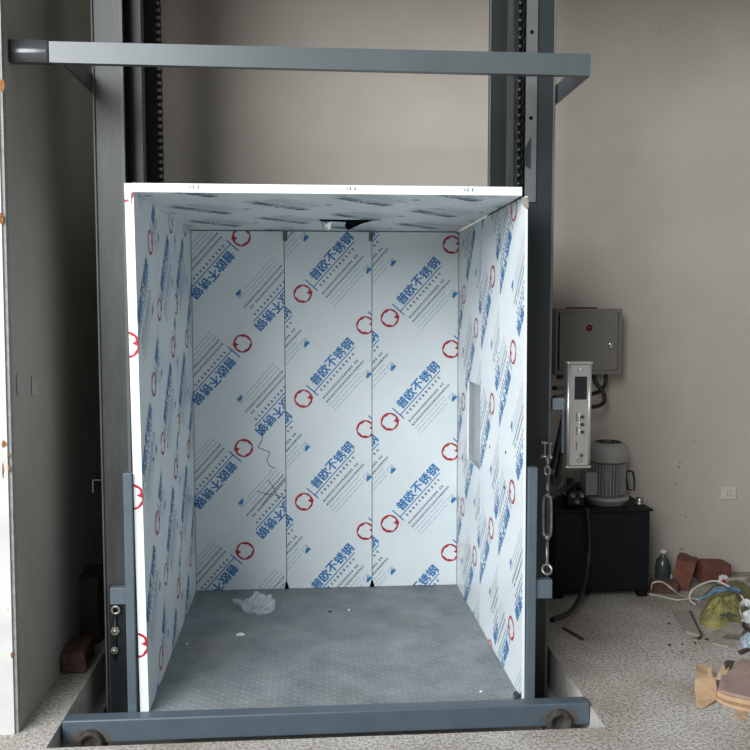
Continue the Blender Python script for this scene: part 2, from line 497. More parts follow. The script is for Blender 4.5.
for b, e in ((-20.3, 45), (-24, 43), (-27.5, 42)):
    a = 0
    while a < e:
        d = random.uniform(3, 9)
        bar(a, min(a + d, e), b - 0.25, b + 0.25, 2); a += d + 0.7
# little square emblem
for q in ((45, 52, -31, -30.6), (45, 52, -24.4, -24), (45, 45.4, -31, -24), (51.6, 52, -31, -24)): bar(*q, 2)
LABEL.append(([L(45.5, -30.6), L(51.5, -30.6), L(51.5, -28.2), L(48.2, -27.0), L(45.5, -29)], 1))
LABEL.append(([L(47.5, -26.6), L(51.0, -27.2), L(51.2, -25.4)], 2))
# red brush ring with a small arrow notch
ns = 40
for i in range(ns):
    a0, a1 = 2 * PI * i / ns, 2 * PI * (i + 1) / ns
    def wd(a): return 2.0 + 0.5 * math.sin(a * 3 + 1) + 0.4 * math.sin(a * 7)
    p = [Vector((math.cos(a), math.sin(a))) for a in (a0, a1)]
    LABEL.append(([p[0] * 9.1 * U, p[1] * 9.1 * U, p[1] * (9.1 - wd(a1)) * U, p[0] * (9.1 - wd(a0)) * U], 4))
LABEL.append(([Vector(q) * U for q in ((3.6, 1.0), (8, 3.6), (9.6, 1.8), (6.6, -0.6))], 4, 5))
LABEL.append(([Vector(q) * U for q in ((8, 1), (9.9, 2.6), (9.0, -1.4))], 4, 6))
LA, LB = Vector((0, 0.580)), Vector((0.345, -0.174))      # film repeat

def clip(poly, s0, s1, t0, t1):
    for ax, lim, sg in ((0, s0, 1), (0, s1, -1), (1, t0, 1), (1, t1, -1)):
        out = []
        for i in range(len(poly)):
            a, b = poly[i - 1], poly[i]
            da, db = (a[ax] - lim) * sg, (b[ax] - lim) * sg
            if da >= 0 and db >= 0: out.append(b)
            elif da >= 0: out.append(a + (b - a) * (da / (da - db)))
            elif db >= 0: out.append(a + (b - a) * (da / (da - db))); out.append(b)
        poly = out
        if len(poly) < 3: return None
    return poly

def warp(p):
    """the cabin is not quite square at its open front"""
    k = max(0.0, 1 - p.y / 1.487); z = min(max(p.z / 2.0, 0), 1)
    if p.x < 0: d = (-0.010 * z + 0.009 * (1 - z)) * min(1, -p.x / 0.735)
    else: d = (0.0 * z + 0.010 * (1 - z)) * min(1, p.x / 0.735)
    return Vector((p.x + d * k, p.y, p.z))

FILM = ['film', 'blue', 'pale', 'ink', 'red', 'black']
def film(mb, P, u, v, nrm, rects, anchor, flip=False, remap=None):
    """prints the repeat on rectangles of a film laid on the plane P + s u + t v"""
    P, u, v, nrm = Vector(P), Vector(u), Vector(v), Vector(nrm)
    sg = -1 if flip else 1
    for (s0, s1, t0, t1) in rects:
        for i in range(-8, 9):
            for j in range(-14, 15):
                o = Vector(anchor) + LB * i + LA * j
                if o.x < s0 - 0.45 or o.x > s1 + 0.45 or o.y < t0 - 0.45 or o.y > t1 + 0.45: continue
                for poly, mi, *lay in LABEL:
                    lift = 0.0006 + 0.00012 * (lay[0] if lay else (4 if mi == 4 else 0))
                    if remap: mi = remap[mi]
                    if mi is None: continue
                    q = [o + p * sg for p in poly]
                    if all(s0 <= p.x <= s1 and t0 <= p.y <= t1 for p in q): r = q
                    else: r = clip(q, s0, s1, t0, t1)
                    if not r: continue
                    vs = [warp(P + u * p.x + v * p.y + nrm * lift) for p in r]
                    mb.add(vs, [list(range(len(vs)))], mi)
    return mb

def dot(mb, P, u, v, nrm, s, t, r, mi=5):
    P, u, v, nrm = Vector(P), Vector(u), Vector(v), Vector(nrm)
    vs = [warp(P + u * (s + r * math.cos(a * PI / 5)) + v * (t + r * math.sin(a * PI / 5)) + nrm * 0.0012) for a in range(10)]
    mb.add(vs, [list(range(10))], mi)

def slab(mb, a, b, mi=0):
    k = len(mb.v)
    mb.box(a, b, mi)
    for i in range(k, len(mb.v)): mb.v[i] = warp(mb.v[i])

# ------------------------------------------------------------- lift cabin
W2, D, H = 0.7345, 1.487, 2.0
cabin = thing('lift_cabin', 'open-fronted goods lift cabin lined with white film printed in blue characters and red rings', 'lift cabin', (0, 0.7, 0))
# floor plate and the steel under it
m = MB(); m.box((-W2 - 0.02, -0.012, -0.012), (W2 + 0.01, D + 0.02, 0.0)); m.build('floor_plate', 'plate', cabin)
m = MB()
for y in (0.05, 0.5, 0.95, 1.42): m.box((-W2, y - 0.03, -0.09), (W2, y + 0.03, -0.0125))
for x in (-0.7, 0.7): m.box((x - 0.03, 0.081, -0.09), (x + 0.03, 1.389, -0.0125))
m.build('under_frame', 'dark', cabin)
# sill beam across the front, with its scorched feet
m = MB(); m.box((-1.034, -0.078, -0.073), (1.000, -0.016, 0.017), bev=0.006)
sill = m.build('sill_beam', 'post', cabin)
for (px, py, dz) in ((90, 741, 0.0), (560, 720, 0.0)):
    c = at(px, py, Y=-0.09)
    f = MB(); f.lathe((c.x, -0.079, c.z - 0.012), [(0.0, -0.004), (0.020, -0.005), (0.026, -0.012), (0.034, -0.022), (0.044, -0.024), (0.050, -0.016), (0.052, -0.004), (0.052, 0.0008), (0, 0.0008)], 26, axis=(0, 1, 0))
    f.box((c.x - 0.05, -0.076, PZ), (c.x + 0.05, -0.02, -0.0735))
    o = f.build('foot', 'rust', sill); o['label'] = 'scorched round steel foot'
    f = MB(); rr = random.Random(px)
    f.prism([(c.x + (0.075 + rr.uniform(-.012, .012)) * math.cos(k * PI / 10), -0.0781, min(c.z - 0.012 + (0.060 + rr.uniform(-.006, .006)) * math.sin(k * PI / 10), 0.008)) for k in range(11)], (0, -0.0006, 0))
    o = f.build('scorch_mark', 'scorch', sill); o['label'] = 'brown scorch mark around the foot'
# back panels
S1, S2 = 0.527, 1.005        # seams, measured from the left corner
yb = D
edges = [0.0, 0.503, 0.985, 2 * W2]
ring_px = [((241.5, 237.0), True), ((303.4, 398.6), False), ((389.8, 318.0), False)]
for i in range(3):
    s0, s1 = edges[i] + 0.002, edges[i + 1] - 0.002
    m = MB(); slab(m, (-W2 + s0, yb, 0.002), (-W2 + s1, yb + 0.02, 1.995))
    a = at(*ring_px[i][0], Y=yb)
    film(m, (-W2, yb, 0), (1, 0, 0), (0, 0, 1), (0, -1, 0), [(s0, s1, 0.002, 1.995)], (a.x + W2, a.z), ring_px[i][1])
    if i == 0:                    # pen scribbles
        for line in (((259, 424), (263, 432), (262, 440), (258, 447), (264, 450), (270, 452), (267, 460), (270, 466), (275, 468)), ((257, 491), (266, 494), (276, 495), (286, 498)), ((285, 478), (276, 488), (266, 500), (262, 505)), ((268, 480), (274, 488), (279, 500))):
            pp = [at(x, y, Y=yb) for x, y in line]
            for a_, b_ in zip(pp, pp[1:]):
                d = b_ - a_; nn = Vector((-d.z, 0, d.x)).normalized() * 0.0016
                m.add([Vector((q.x, yb - 0.0016, q.z)) for q in (a_ - nn, b_ - nn, b_ + nn, a_ + nn)], [(0, 1, 2, 3)], 5)
    m.build('back_panel', FILM, cabin)
m = MB(); m.box((-W2 - 0.03, yb + 0.021, 0), (W2 + 0.01, yb + 0.03, 2.0)); m.build('backing', 'dark', cabin)
for i in (1, 2):
    x = -W2 + edges[i]
    m = MB(); m.box((x - (0.006 if i == 1 else 0.016), yb - 0.004, 1.945), (x + (0.018 if i == 1 else 0.004), yb - 0.001, 1.992)); m.build('seam_clip', 'mastp', cabin)
    m = MB(); m.add([(x - 0.014, yb - 0.0015, 0.001), (x + 0.014, yb - 0.0015, 0.001), (x + 0.004, yb - 0.0015, 0.035), (x - 0.004, yb - 0.0015, 0.04)], [(0, 1, 2, 3)])
    m.prism([(x - 0.014, yb - 0.0015, 0.001), (x + 0.014, yb - 0.0015, 0.001), (x + 0.004, yb - 0.0015, 0.035), (x - 0.004, yb - 0.0015, 0.04)], (0, 0.001, 0))
    o = m.build('corner_notch', 'black', cabin); o['label'] = 'dark notch at the foot of the seam'
# left wall, three panels deep, its folded front edge 33 mm wide
a = at(131.0, 497, Y=0)
zr = a.z
for k in range(3):
    y0, y1 = (0, 0.430, 0.905)[k], (0.430, 0.905, D)[k]
    anc = ((-0.042, zr), (0.478, 0.985), (0.925, 1.010))[k]
    m = MB(); slab(m, (-W2 - 0.033, y0 + (0.0015 if k else 0), 0.002), (-W2, y1 - 0.0015, H - 0.001))
    film(m, (-W2, 0, 0), (0, 1, 0), (0, 0, 1), (1, 0, 0), [(y0 + 0.002, y1 - 0.002, 0.002, 1.998)], anc)
    if k == 0:
        film(m, (-W2, 0, 0), (1, 0, 0), (0, 0, 1), (0, -1, 0), [(-0.033, 0, 0.002, 1.998)], (-0.042, zr), False, {1: None, 2: None, 3: None, 4: 4})
    for s in (0.08, 0.24, 0.60, 0.90, 1.25):
        if y0 < s < y1: dot(m, (-W2, 0, 0), (0, 1, 0), (0, 0, 1), (1, 0, 0), s, 0.955, 0.008)
    m.build('left_panel', FILM, cabin)
# right wall with the cut-out for the car station
na, nb = at(480, 388, X=W2), at(467, 377, X=W2)
nc = at(480, 470, X=W2)
ny0, ny1, nz0, nz1 = na.y, nb.y, nc.z + 0.01, na.z
ra = at(512.5, 352, X=W2)
ny0, ny1, nz0, nz1 = 0.850, 1.195, 0.775, 1.195
for k in range(3):
    y0, y1 = (0, 0.430, 0.838)[k], (0.430, 0.838, D)[k]
    anc = ((-ra.y, ra.z), (-0.582, 1.715), (-0.967, 1.475))[k]
    y0b, y1b = y0 + (0.0015 if k else 0), y1 - 0.0015
    m = MB()
    if k == 2:
        rs = [(y0b, ny0, 0.002, 1.998), (ny1, y1b, 0.002, 1.998), (ny0, ny1, 0.002, nz0), (ny0, ny1, nz1, 1.998)]
    else:
        rs = [(y0b, y1b, 0.002, 1.998)]
    for (s0, s1, t0, t1) in rs: slab(m, (W2, s0, t0), (W2 + 0.011, s1, t1))
    film(m, (W2, 0, 0), (0, -1, 0), (0, 0, 1), (-1, 0, 0), [(-s1, -s0, t0, t1) for (s0, s1, t0, t1) in rs], anc, True)
    for s, t in ((0.30, 0.955), (0.62, 0.93), (0.32, 0.80)):
        if y0 < s < y1: dot(m, (W2, 0, 0), (0, -1, 0), (0, 0, 1), (-1, 0, 0), -s, t, 0.008)
    rp = m.build('right_panel', FILM, cabin)
    if k == 2:
        m = MB()
        m.box((W2 + 0.028, ny0, nz0), (W2 + 0.031, ny1, nz1))
        for (ya, yb_, za, zb) in ((ny0 - 0.003, ny0, nz0 - .003, nz1 + .003), (ny1, ny1 + 0.003, nz0 - .003, nz1 + .003), (ny0, ny1, nz0 - 0.003, nz0), (ny0, ny1, nz1, nz1 + 0.003)):
            m.box((W2 + 0.0112, ya, za), (W2 + 0.031, yb_, zb))
        o = m.build('station_recess', 'recess', rp); o['label'] = 'bare metal cut-out for the car station'
# ceiling
m = MB(); slab(m, (-W2 - 0.006, 0.0, H), (W2 - 0.012, D + 0.02, H + 0.033))
film(m, (-W2, 0, H), (1, 0, 0), (0, 1, 0), (0, 0, -1), [(0.0, 2 * W2 - .013, 0.003, D)], (0.36, 0.20), False, {1: 3, 2: 2, 3: 2, 4: None})
for x in (-0.53, 0.05, 0.50):   # short pen ticks on the front edge
    for dx, hh in ((0, 0.008), (0.012, 0.013), (0.03, 0.013)):
        m.add([warp(Vector((x + dx + sx * 0.0022, -0.001, H + 0.020 + sz * hh / 2))) for sx, sz in ((-1, -1), (1, -1), (1, 1), (-1, 1))], [(0, 1, 2, 3)], 3)
ceil = m.build('ceiling_panel', FILM, cabin)
m = MB(); slab(m, (-W2 - 0.034, -0.001, H - 0.0005), (-W2 - 0.0065, 0.3, H + 0.032))
o = m.build('corner_piece', 'paper', cabin)
# torn lamp hole and the small lamp in it
lp = at(327, 222, Z=H); hp = at(333, 221, Z=H)
m = MB()
pts = [at(x, y, Z=H) for x, y in ((319, 219.2), (333, 219.4), (345, 219.6), (366, 219.6), (373, 220.4), (362, 223.4), (348, 230), (345, 226), (346, 222), (333, 221.2), (320, 220.8))]
m.prism([(p.x, p.y, H - 0.0012) for p in pts], (0, 0, 0.0008))
o = m.build('lamp_hole', 'black', ceil); o['label'] = 'torn dark hole in the ceiling film'
m = MB(); m.lathe((lp.x, lp.y, H - 0.001), [(0, -0.040), (0.014, -0.038), (0.023, -0.029), (0.025, -0.016), (0.030, -0.006), (0.036, -0.0015)], 22)
o = m.build('ceiling_lamp', 'chrome', cabin)
# uprights, brackets
up = []
for x0, x1 in ((-0.803, -0.769), (0.758, 0.795)):
    m = MB(); m.box((x0, -0.014, 0.0), (x1, 0.03, 0.945), bev=0.003); up.append(m.build('upright', 'post', cabin))
b1, b2 = at(110, 588, Y=0.0), at(127, 604, Y=0.0)
m = MB(); m.box((b1.x, -0.004, b2.z), (-0.804, 0.03, b1.z), bev=0.002); m.build('bracket', 'post', up[0])
b1, b2 = at(533, 580, Y=0.0), at(552, 598, Y=0.0)
m = MB(); m.box((0.796, -0.004, b2.z), (b2.x, 0.03, b1.z), bev=0.002); m.build('bracket', 'post', up[1])
# crumpled stop at the foot of the right wall
m = rock((0.727, 0.010, 0.0), (0.016, 0.016, 0.020), 3, rough=0.5); m.build('corner_stop', 'greyd', cabin)
# torn film at the top right corner, showing tan card beneath
c = at(525, 203, Y=-0.003)
m = MB(); m.prism([(c.x - 0.014, -0.006, c.z + 0.020), (c.x + 0.012, -0.006, c.z + 0.022), (c.x + 0.014, -0.006, c.z - 0.016), (c.x + 0.006, -0.006, c.z - 0.022), (c.x - 0.010, -0.006, c.z - 0.004)], (0, 0.005, 0))
o = m.build('torn_flap', 'stone', cabin); o['label'] = 'torn tan film flap at top corner'
c = at(129, 195, Y=-0.003)
m = MB(); m.prism([(c.x - 0.018, -0.005, c.z + 0.012), (c.x + 0.010, -0.005, c.z + 0.014), (c.x + 0.006, -0.005, c.z - 0.034), (c.x - 0.004, -0.005, c.z - 0.012)], (0, 0.0035, 0))
m.build('torn_flap', 'socket', cabin)

# ----------------------------------------------------------------- masts
def chain(mb, x, y, z0, z1, pitch=0.032, r=0.0095, wd=0.018):
    z = z0
    k = 0
    while z < z1:
        mb.cyl((x - wd / 2, y, z), (x + wd / 2, y, z), r, 8)
        o = 0.0 if k % 2 else 0.003
        for sx in (-1, 1):
            mb.box((x + sx * (wd / 2 + o) - 0.0015, y - 0.008, z - 0.004), (x + sx * (wd / 2 + o) + 0.0015, y + 0.008, z + pitch + 0.004))
        z += pitch; k += 1

ZT = 3.75
# left mast: grey channel in front, black rail and chain behind it
lm = thing('lift_mast', 'scuffed grey steel lift mast standing left of the cabin by the dark wall', 'lift mast', (-0.89, 0.6, PZ))
m = MB()
m.box((-0.966, 0.350, PZ), (-0.843, 0.362, ZT), bev=0.002)         # front flange
m.box((-0.966, 0.3625, PZ), (-0.948, 0.56, ZT)); m.box((-0.966, 0.5605, PZ), (-0.843, 0.572, ZT))
m.build('channel', 'mast', lm)
m = MB(); m.box((-0.855, 0.338, PZ), (-0.843, 0.3495, ZT)); m.box((-0.966, 0.338, PZ), (-0.960, 0.3495, ZT)); m.build('light_edge_strip', 'mastp', lm)
m = MB(); m.box((-0.842, 0.45, PZ), (-0.79, 0.52, ZT)); m.box((-0.80, 0.50, PZ), (-0.793, 0.535, ZT)); m.build('guide_rail', 'dark', lm)
m = MB(); m.box((-0.860, 0.74, PZ), (-0.779, 0.80, ZT)); m.box((-0.860, 0.73, PZ), (-0.852, 0.7395, ZT)); m.build('rear_rail', 'olive', lm)
m = MB(); chain(m, -0.766, 0.745, 2.06, ZT - 0.05); m.build('chain', 'dark', lm)
m = MB(); m.box((-0.99, 0.33, PZ), (-0.77, 0.82, PZ + 0.012)); m.build('base_plate', 'dark', lm)
b1, b2 = at(126, 604, Y=0.335), at(110, 712, Y=0.335)
m = MB(); m.box((-0.945, 0.328, PZ + 0.0125), (-0.84, 0.3375, 0.40)); ap = m.build('dark_plate', 'dark', lm)  # black plate over the lower front of the channel
for (px, py, rr) in ((115.5, 610, 0.020), (115, 631, 0.019), (114.5, 650.5, 0.017)):
    c = at(px, py, Y=0.31)
    m = MB()
    if py < 620:
        m.tube([c + Vector((math.cos(a * PI / 8), 0, math.sin(a * PI / 8))) * 0.0155 for a in range(16)], 0.0055, 8, closed=True)
        o = m.build('eye', 'steel', ap)
    else:
        m.prism([c + Vector((math.cos(a * PI / 3), 0, math.sin(a * PI / 3))) * rr for a in range(6)], (0, 0.016, 0))
        m.lathe(c + Vector((0, 0.001, 0)), [(0, -0.010), (0.009, -0.010), (0.010, 0)], 14, axis=(0, 1, 0))
        o = m.build('nut', 'steel', ap)
m = MB(); a_, b_ = at(115.3, 614, Y=0.322), at(114.6, 660, Y=0.322); m.cyl(a_, b_, 0.008, 10); m.build('rod', 'dark', ap)
# small switch box on its outer side
c = at(97.5, 486, Y=0.36)
m = MB(); m.box((c.x - 0.02, 0.36, c.z - 0.026), (-0.9665, 0.40, c.z + 0.026), bev=0.003)
sb = m.build('limit_switch', 'black', lm)
m = MB()
for q in ((-0.021, -0.016, -0.027, 0.027), (-0.016, 0.016, 0.024, 0.028)):
    m.box((c.x + q[0], 0.356, c.z + q[2]), (min(c.x + q[1], -0.967), 0.3595, c.z + q[3]))
m.build('rim', 'mastp', sb)

# right mast
rm = thing('lift_mast', 'dark slate steel lift mast standing right of the cabin with a roller chain above it', 'lift mast', (0.87, 0.6, PZ))
m = MB()
m.box((0.820, 0.350, PZ), (0.937, 0.362, ZT), bev=0.002); m.box((0.925, 0.3625, PZ), (0.937, 0.56, ZT)); m.box((0.855, 0.5605, PZ), (0.937, 0.572, ZT))
m.build('channel', 'mastd', rm)
m = MB(); m.box((0.9375, 0.352, PZ), (0.947, 0.37, ZT)); m.build('light_edge_strip', 'mastp', rm)  # pale strip painting the highlight along the channel's outer edge
m = MB(); m.box((0.9475, 0.37, PZ), (0.953, 0.56, ZT)); m.build('cable_trough', 'dark', rm)
sp = MB(); sp.box((0.822, 0.343, 2.02), (0.866, 0.3495, ZT)); strap = sp.build('strap_plate', 'mastp', rm)
for px, py in ((532, 32), (531, 118)):
    c = at(px, py, Y=0.342)
    h = MB(); h.cyl((c.x, 0.3415, c.z), (c.x, 0.3428, c.z), 0.008, 14); h.build('bolt_hole', 'black', strap)
m = MB(); m.box((0.804, 0.60, PZ), (0.834, 0.64, ZT)); m.build('guide_rail', 'mast', rm)
m = MB(); m.box((0.752, 0.74, PZ), (0.842, 0.80, ZT)); m.build('rear_rail', 'olive', rm)
m = MB(); m.box((0.7475, 0.735, PZ), (0.7515, 0.76, ZT)); m.build('rail_edge', 'mastp', rm)
m = MB(); chain(m, 0.807, 0.40, 1.6, ZT - 0.05, 0.036, 0.011, 0.020); m.build('chain', 'dark', rm)
m = MB(); m.box((0.787, 0.425, 0.2), (0.853, 0.46, ZT)); m.build('chain_guide', 'dark', rm)
m = MB(); m.box((0.74, 0.33, PZ), (0.955, 0.82, PZ + 0.012)); m.build('base_plate', 'dark', rm)
m = MB(); m.prism([(0.815, 0.342, 2.24), (0.840, 0.342, 2.29), (0.840, 0.342, 2.16), (0.818, 0.342, 2.17)], (0, -0.003, 0)); m.build('tab', 'mastd', rm)

# ------------------------------------------------- guard bar across the top
gb = thing('guard_bar', 'long grey steel bar crossing above the cabin between the two lift masts', 'steel bar', (-0.1, -0.03, 2.44))
m = MB(); m.prism([(-1.02, -0.060, 2.448), (0.964, -0.060, 2.440), (0.964, -0.060, 2.520), (-1.02, -0.060, 2.522)], (0, 0.03, 0)); m.build('bar', 'grey', gb)
# darker glossy sleeve over the left end, its face slightly rounded
m = MB()
pr = []
for k in range(13):
    t = k / 12
    x = -1.160 + t * 0.140
    pr.append((x, -0.060 - 0.006 * math.sin(PI * t), 2.446))
pr += [(-1.020, -0.03, 2.446), (-1.160, -0.03, 2.446)]
m.prism(pr, (0, 0, 0.079))
for i in range(len(m.sm)):
    m.sm[i] = 2 <= i < 14
o = m.build('end_sleeve', 'greyd', gb); o['label'] = 'dark glossy end sleeve'
m = MB(); m.box((-0.978, -0.0295, 2.446), (-0.9675, 0.47, 2.520)); m.build('return_arm', 'greyd', gb)
m = MB(); m.box((0.9545, -0.0295, 2.438), (0.9635, 0.47, 2.515)); m.build('return_arm', 'greyd', gb)

# -------------------------------------------- turnbuckle on the right bracket
A = at(548, 577, Y=-0.004); B = at(547.5, 440, Y=0.33)
A.y = 0.013
def on(t): return A + (B - A) * t
tb = thing('turnbuckle', 'zinc-plated turnbuckle strung from the right-hand bracket up to the dark mast', 'turnbuckle', tuple(A))
T = (B - A).normalized(); S = Vector((1, 0, 0)); S = (S - T * S.dot(T)).normalized(); Q = T.cross(S)
def loop(c, a, b, r, n=18, s=S):
    return MB().tube([c + s * math.cos(2 * PI * i / n) * a + T * math.sin(2 * PI * i / n) * b for i in range(n)], r, 8, closed=True)
loop(A + T * 0.026, 0.019, 0.020, 0.0055).build('ring', 'steel', tb)
MB().cyl(A + T * 0.046, on(0.30), 0.0062, 10).build('eye_bolt', 'steel', tb)
bd = MB()
c0, c1 = on(0.27), on(0.575)
for s in (-1, 1): bd.tube(spline([c0, c0 + S * s * 0.015 + T * 0.02, c1 + S * s * 0.015 - T * 0.02, c1], 6), 0.0058, 8)
for c in (c0, c1): bd.cyl(c - T * 0.014, c + T * 0.014, 0.010, 12)
bd.build('body', 'steel', tb)
MB().cyl(on(0.56), on(0.72), 0.0060, 10).build('eye_bolt', 'steel', tb)
loop(on(0.76), 0.011, 0.020, 0.0045).build('link', 'steel', tb)
loop(on(0.84), 0.011, 0.022, 0.0045, s=Q).build('link', 'steel', tb)
sh = MB().tube(spline([on(0.86) + S * 0.012, on(0.93) + S * 0.011, on(0.99) + S * 0.012], 4), 0.0045, 8).tube(spline([on(0.86) - S * 0.012, on(0.93) - S * 0.011, on(0.99) - S * 0.012], 4), 0.0045, 8)
sh = sh.build('shackle', 'steel', tb)
for t in (0.865, 0.975):
    c = on(t)
    m = MB(); m.cyl(c - S * 0.028, c + S * 0.020, 0.0055, 10)
    for s in (-0.024, 0.016): m.cyl(c + S * (s - 0.004), c + S * (s + 0.004), 0.0105, 6)
    m.build('bolt', 'steel', sh)

# -------------------------------------------------------- call station
Yp = 0.30
p1, p2 = at(567.8, 363, Y=Yp), at(590.8, 467, Y=Yp)
px0, px1, pz0, pz1 = p1.x, p2.x, p2.z, p1.z
ctr = (px0 + px1) / 2
cp = thing('call_station', 'narrow upright brushed stainless call station with a dark display beside the right mast', 'control panel', (ctr, Yp + 0.02, pz0))
m = MB()
pw = px1 - px0
m.box((px0 + 0.014, Yp, pz0 + 0.008), (px1 - 0.014, Yp + 0.045, pz1 - 0.008)); m.build('housing', 'stainless', cp)
for x in (px0 + 0.009, px1 - 0.009):
    m = MB(); m.tube([(x, Yp + 0.010, pz0 + 0.004), (x, Yp + 0.010, pz1 - 0.006)], 0.0095, 12); m.box((x - 0.009, Yp + 0.011, pz0 + 0.004), (x + 0.009, Yp + 0.045, pz1 - 0.006)); m.build('side_rail', 'stainless', cp)
for z0, z1 in ((pz1 - 0.006, pz1 + 0.005), (pz0 - 0.004, pz0 + 0.006)):
    m = MB(); m.box((px0 - 0.001, Yp - 0.003, z0), (px1 + 0.001, Yp + 0.048, z1), bev=0.003); m.build('end_cap', 'stainless', cp)
d1, d2 = at(574.8, 376.5, Y=Yp), at(586.8, 399.5, Y=Yp)
m = MB(); m.box((d1.x, Yp - 0.002, d2.z), (d2.x, Yp + 0.004, d1.z), bev=0.0015); m.build('display', 'display', cp)
c = at(581, 369, Y=Yp); m = MB(); m.lathe((c.x, Yp, c.z), [(0, -0.004), (0.004, -0.003), (0.005, 0.001)], 12, axis=(0, 1, 0)); m.build('screw', 'chrome', cp)
for py in (417, 424.5, 432):
    c = at(582, py, Y=Yp); s = 0.0135
    m = MB(); m.box((c.x - s, Yp - 0.004, c.z - s * 0.9), (c.x + s, Yp + 0.003, c.z + s * 0.9), bev=0.002); bt = m.build('button', 'chrome', cp)
    m = MB(); m.box((c.x - s * 0.55, Yp - 0.0046, c.z - s * 0.5), (c.x + s * 0.55, Yp - 0.0038, c.z + s * 0.5)); m.build('button_face', 'mastd', bt)
for py in (417, 431, 446):       # thin etched line beside the buttons
    c = at(576.6, py, Y=Yp); m = MB(); m.box((c.x - 0.003, Yp - 0.0012, c.z - 0.018), (c.x + 0.002, Yp + 0.002, c.z + 0.018)); m.build('etched_mark', 'mastp', cp)
c = at(580.5, 455.5, Y=Yp)
m = MB()
for a in (0.8, -0.8, 0.0, PI / 2):
    v = Vector((math.cos(a), 0, math.sin(a))) * 0.012
    m.obox(c + Vector((0.004, -0.001, 0)), v, (0, 0.0015, 0), Vector((-v.z, 0, v.x)) * 0.14)
m.tube([c + Vector((0.012 * math.cos(q * PI / 6) - 0.004, -0.001, 0.007 * math.sin(q * PI / 6) - 0.022)) for q in range(12)], 0.0018, 6, closed=True)
m.build('etched_mark', 'mastp', cp)
# the arm that carries it
a1, a2 = at(553, 398, Y=0.42), at(567, 409, Y=0.42)
m = MB(); m.box((0.968, 0.40, a2.z), (ctr, 0.43, a1.z)); m.box((ctr - 0.03, Yp + 0.0455, a2.z), (ctr, 0.40, a1.z)); m.build('arm', 'lightblue', cp)
m = MB(); c = at(564, 440, Y=0.40); m.box((c.x - 0.012, 0.375, pz0 + 0.05), (c.x + 0.02, 0.40, a2.z - .001)); m.build('back_rail', 'lightblue', cp)

# --------------------------------------------------- electric cabinet on the wall
Yc = 1.42
e1, e2 = at(556, 308.5, Y=Yc), at(621.5, 374.5, Y=Yc)
ec = thing('electric_cabinet', 'grey-beige steel electric cabinet with a small lock hung on the back wall', 'electric cabinet', ((e1.x + e2.x) / 2, 1.5, e2.z))
m = MB(); m.box((e1.x, Yc, e2.z), (e2.x, BY - 0.001, e1.z), bev=0.004); body = m.build('cabinet_body', 'cab', ec)
q1, q2 = at(560, 312.5, Y=Yc - 0.008), at(617.5, 370, Y=Yc - 0.008)
m = MB(); m.box((q1.x, Yc - 0.010, q2.z), (q2.x, Yc - 0.0005, q1.z), bev=0.003); dr = m.build('cabinet_door', 'cab', ec)
for ga, gb_ in ((q1.x - 0.006, q1.x - 0.0005), (q2.x + 0.0005, q2.x + 0.004)):
    m = MB(); m.box((ga, Yc - 0.003, q2.z), (gb_, Yc - 0.0002, q1.z)); m.build('door_gap', 'black', ec)
c = at(589.5, 328, Y=Yc - 0.012); m = MB(); m.lathe((c.x, Yc - 0.010, c.z), [(0, -0.014), (0.013, -0.012), (0.017, -0.004), (0.019, 0.0)], 18, axis=(0, 1, 0)); m.build('indicator_lamp', 'redbtn', dr)
c = at(610, 344, Y=Yc - 0.012); m = MB(); m.lathe((c.x, Yc - 0.010, c.z), [(0, -0.012), (0.010, -0.011), (0.014, -0.004), (0.016, 0)], 16, axis=(0, 1, 0)); m.box((c.x - 0.003, Yc - 0.026, c.z - 0.022), (c.x + 0.007, Yc - 0.0101, c.z + 0.002)); m.build('lock', 'chrome', dr)
t1, t2 = at(572, 307, Y=Yc), at(598, 308, Y=Yc)
m = MB(); m.box((t1.x, Yc + 0.01, e1.z + 0.0005), (t2.x, Yc + 0.12, e1.z + 0.007)); m.build('top_plate', 'black', ec)
c = at(560, 378.5, Y=1.5); m = MB(); m.box((c.x - 0.012, 1.48, e2.z - 0.03), (c.x + 0.012, 1.53, e2.z - 0.0005)); m.build('cable_gland', 'rubber', ec)

def pipe(name, pix, r, m_, label, cat, group=None, n=8):
    pts = spline([at(x, y, Y=Y) for x, y, Y in pix], n)
    return one(MB().tube(pts, r, 10), name, m_, label, cat, group)

pipe('power_cable', [(606, 374, 1.5), (605.5, 383, 1.49), (600, 391, 1.47), (588, 394.5, 1.42), (570, 395, 1.2), (554, 398, 0.62)], 0.0115, 'rubber', 'black cable dropping from the right of the cabinet underside and crossing left', 'cable')
pipe('power_cable', [(593.5, 374, 1.5), (595.5, 382, 1.485), (603, 392, 1.46), (604, 402, 1.45), (596, 406.5, 1.43), (585, 405, 1.42), (574, 396, 1.3), (566, 389, 1.1), (554, 388, 0.63)], 0.0115, 'rubber', 'black cable looping below the cabinet in the longest curl', 'cable')
pipe('hanging_cable', [(566.5, 404, 0.52), (562, 425, 0.54), (557, 448, 0.56), (552.5, 468, 0.58)], 0.013, 'rubber', 'black cable hanging diagonally from the pale arm behind the call station', 'cable')
o = pipe('hanging_cable', [(569, 410, 0.60), (565, 432, 0.62), (561, 458, 0.64), (556, 482, 0.66)], 0.014, 'rubber', 'thicker black cable hanging to a square plug behind the turnbuckle', 'cable')
c = at(556, 480, Y=0.66)
m = MB(); m.box((c.x - 0.022, 0.645, c.z - 0.025), (c.x + 0.022, 0.68, c.z + 0.025), bev=0.003); m.build('plug', 'rubber', o)

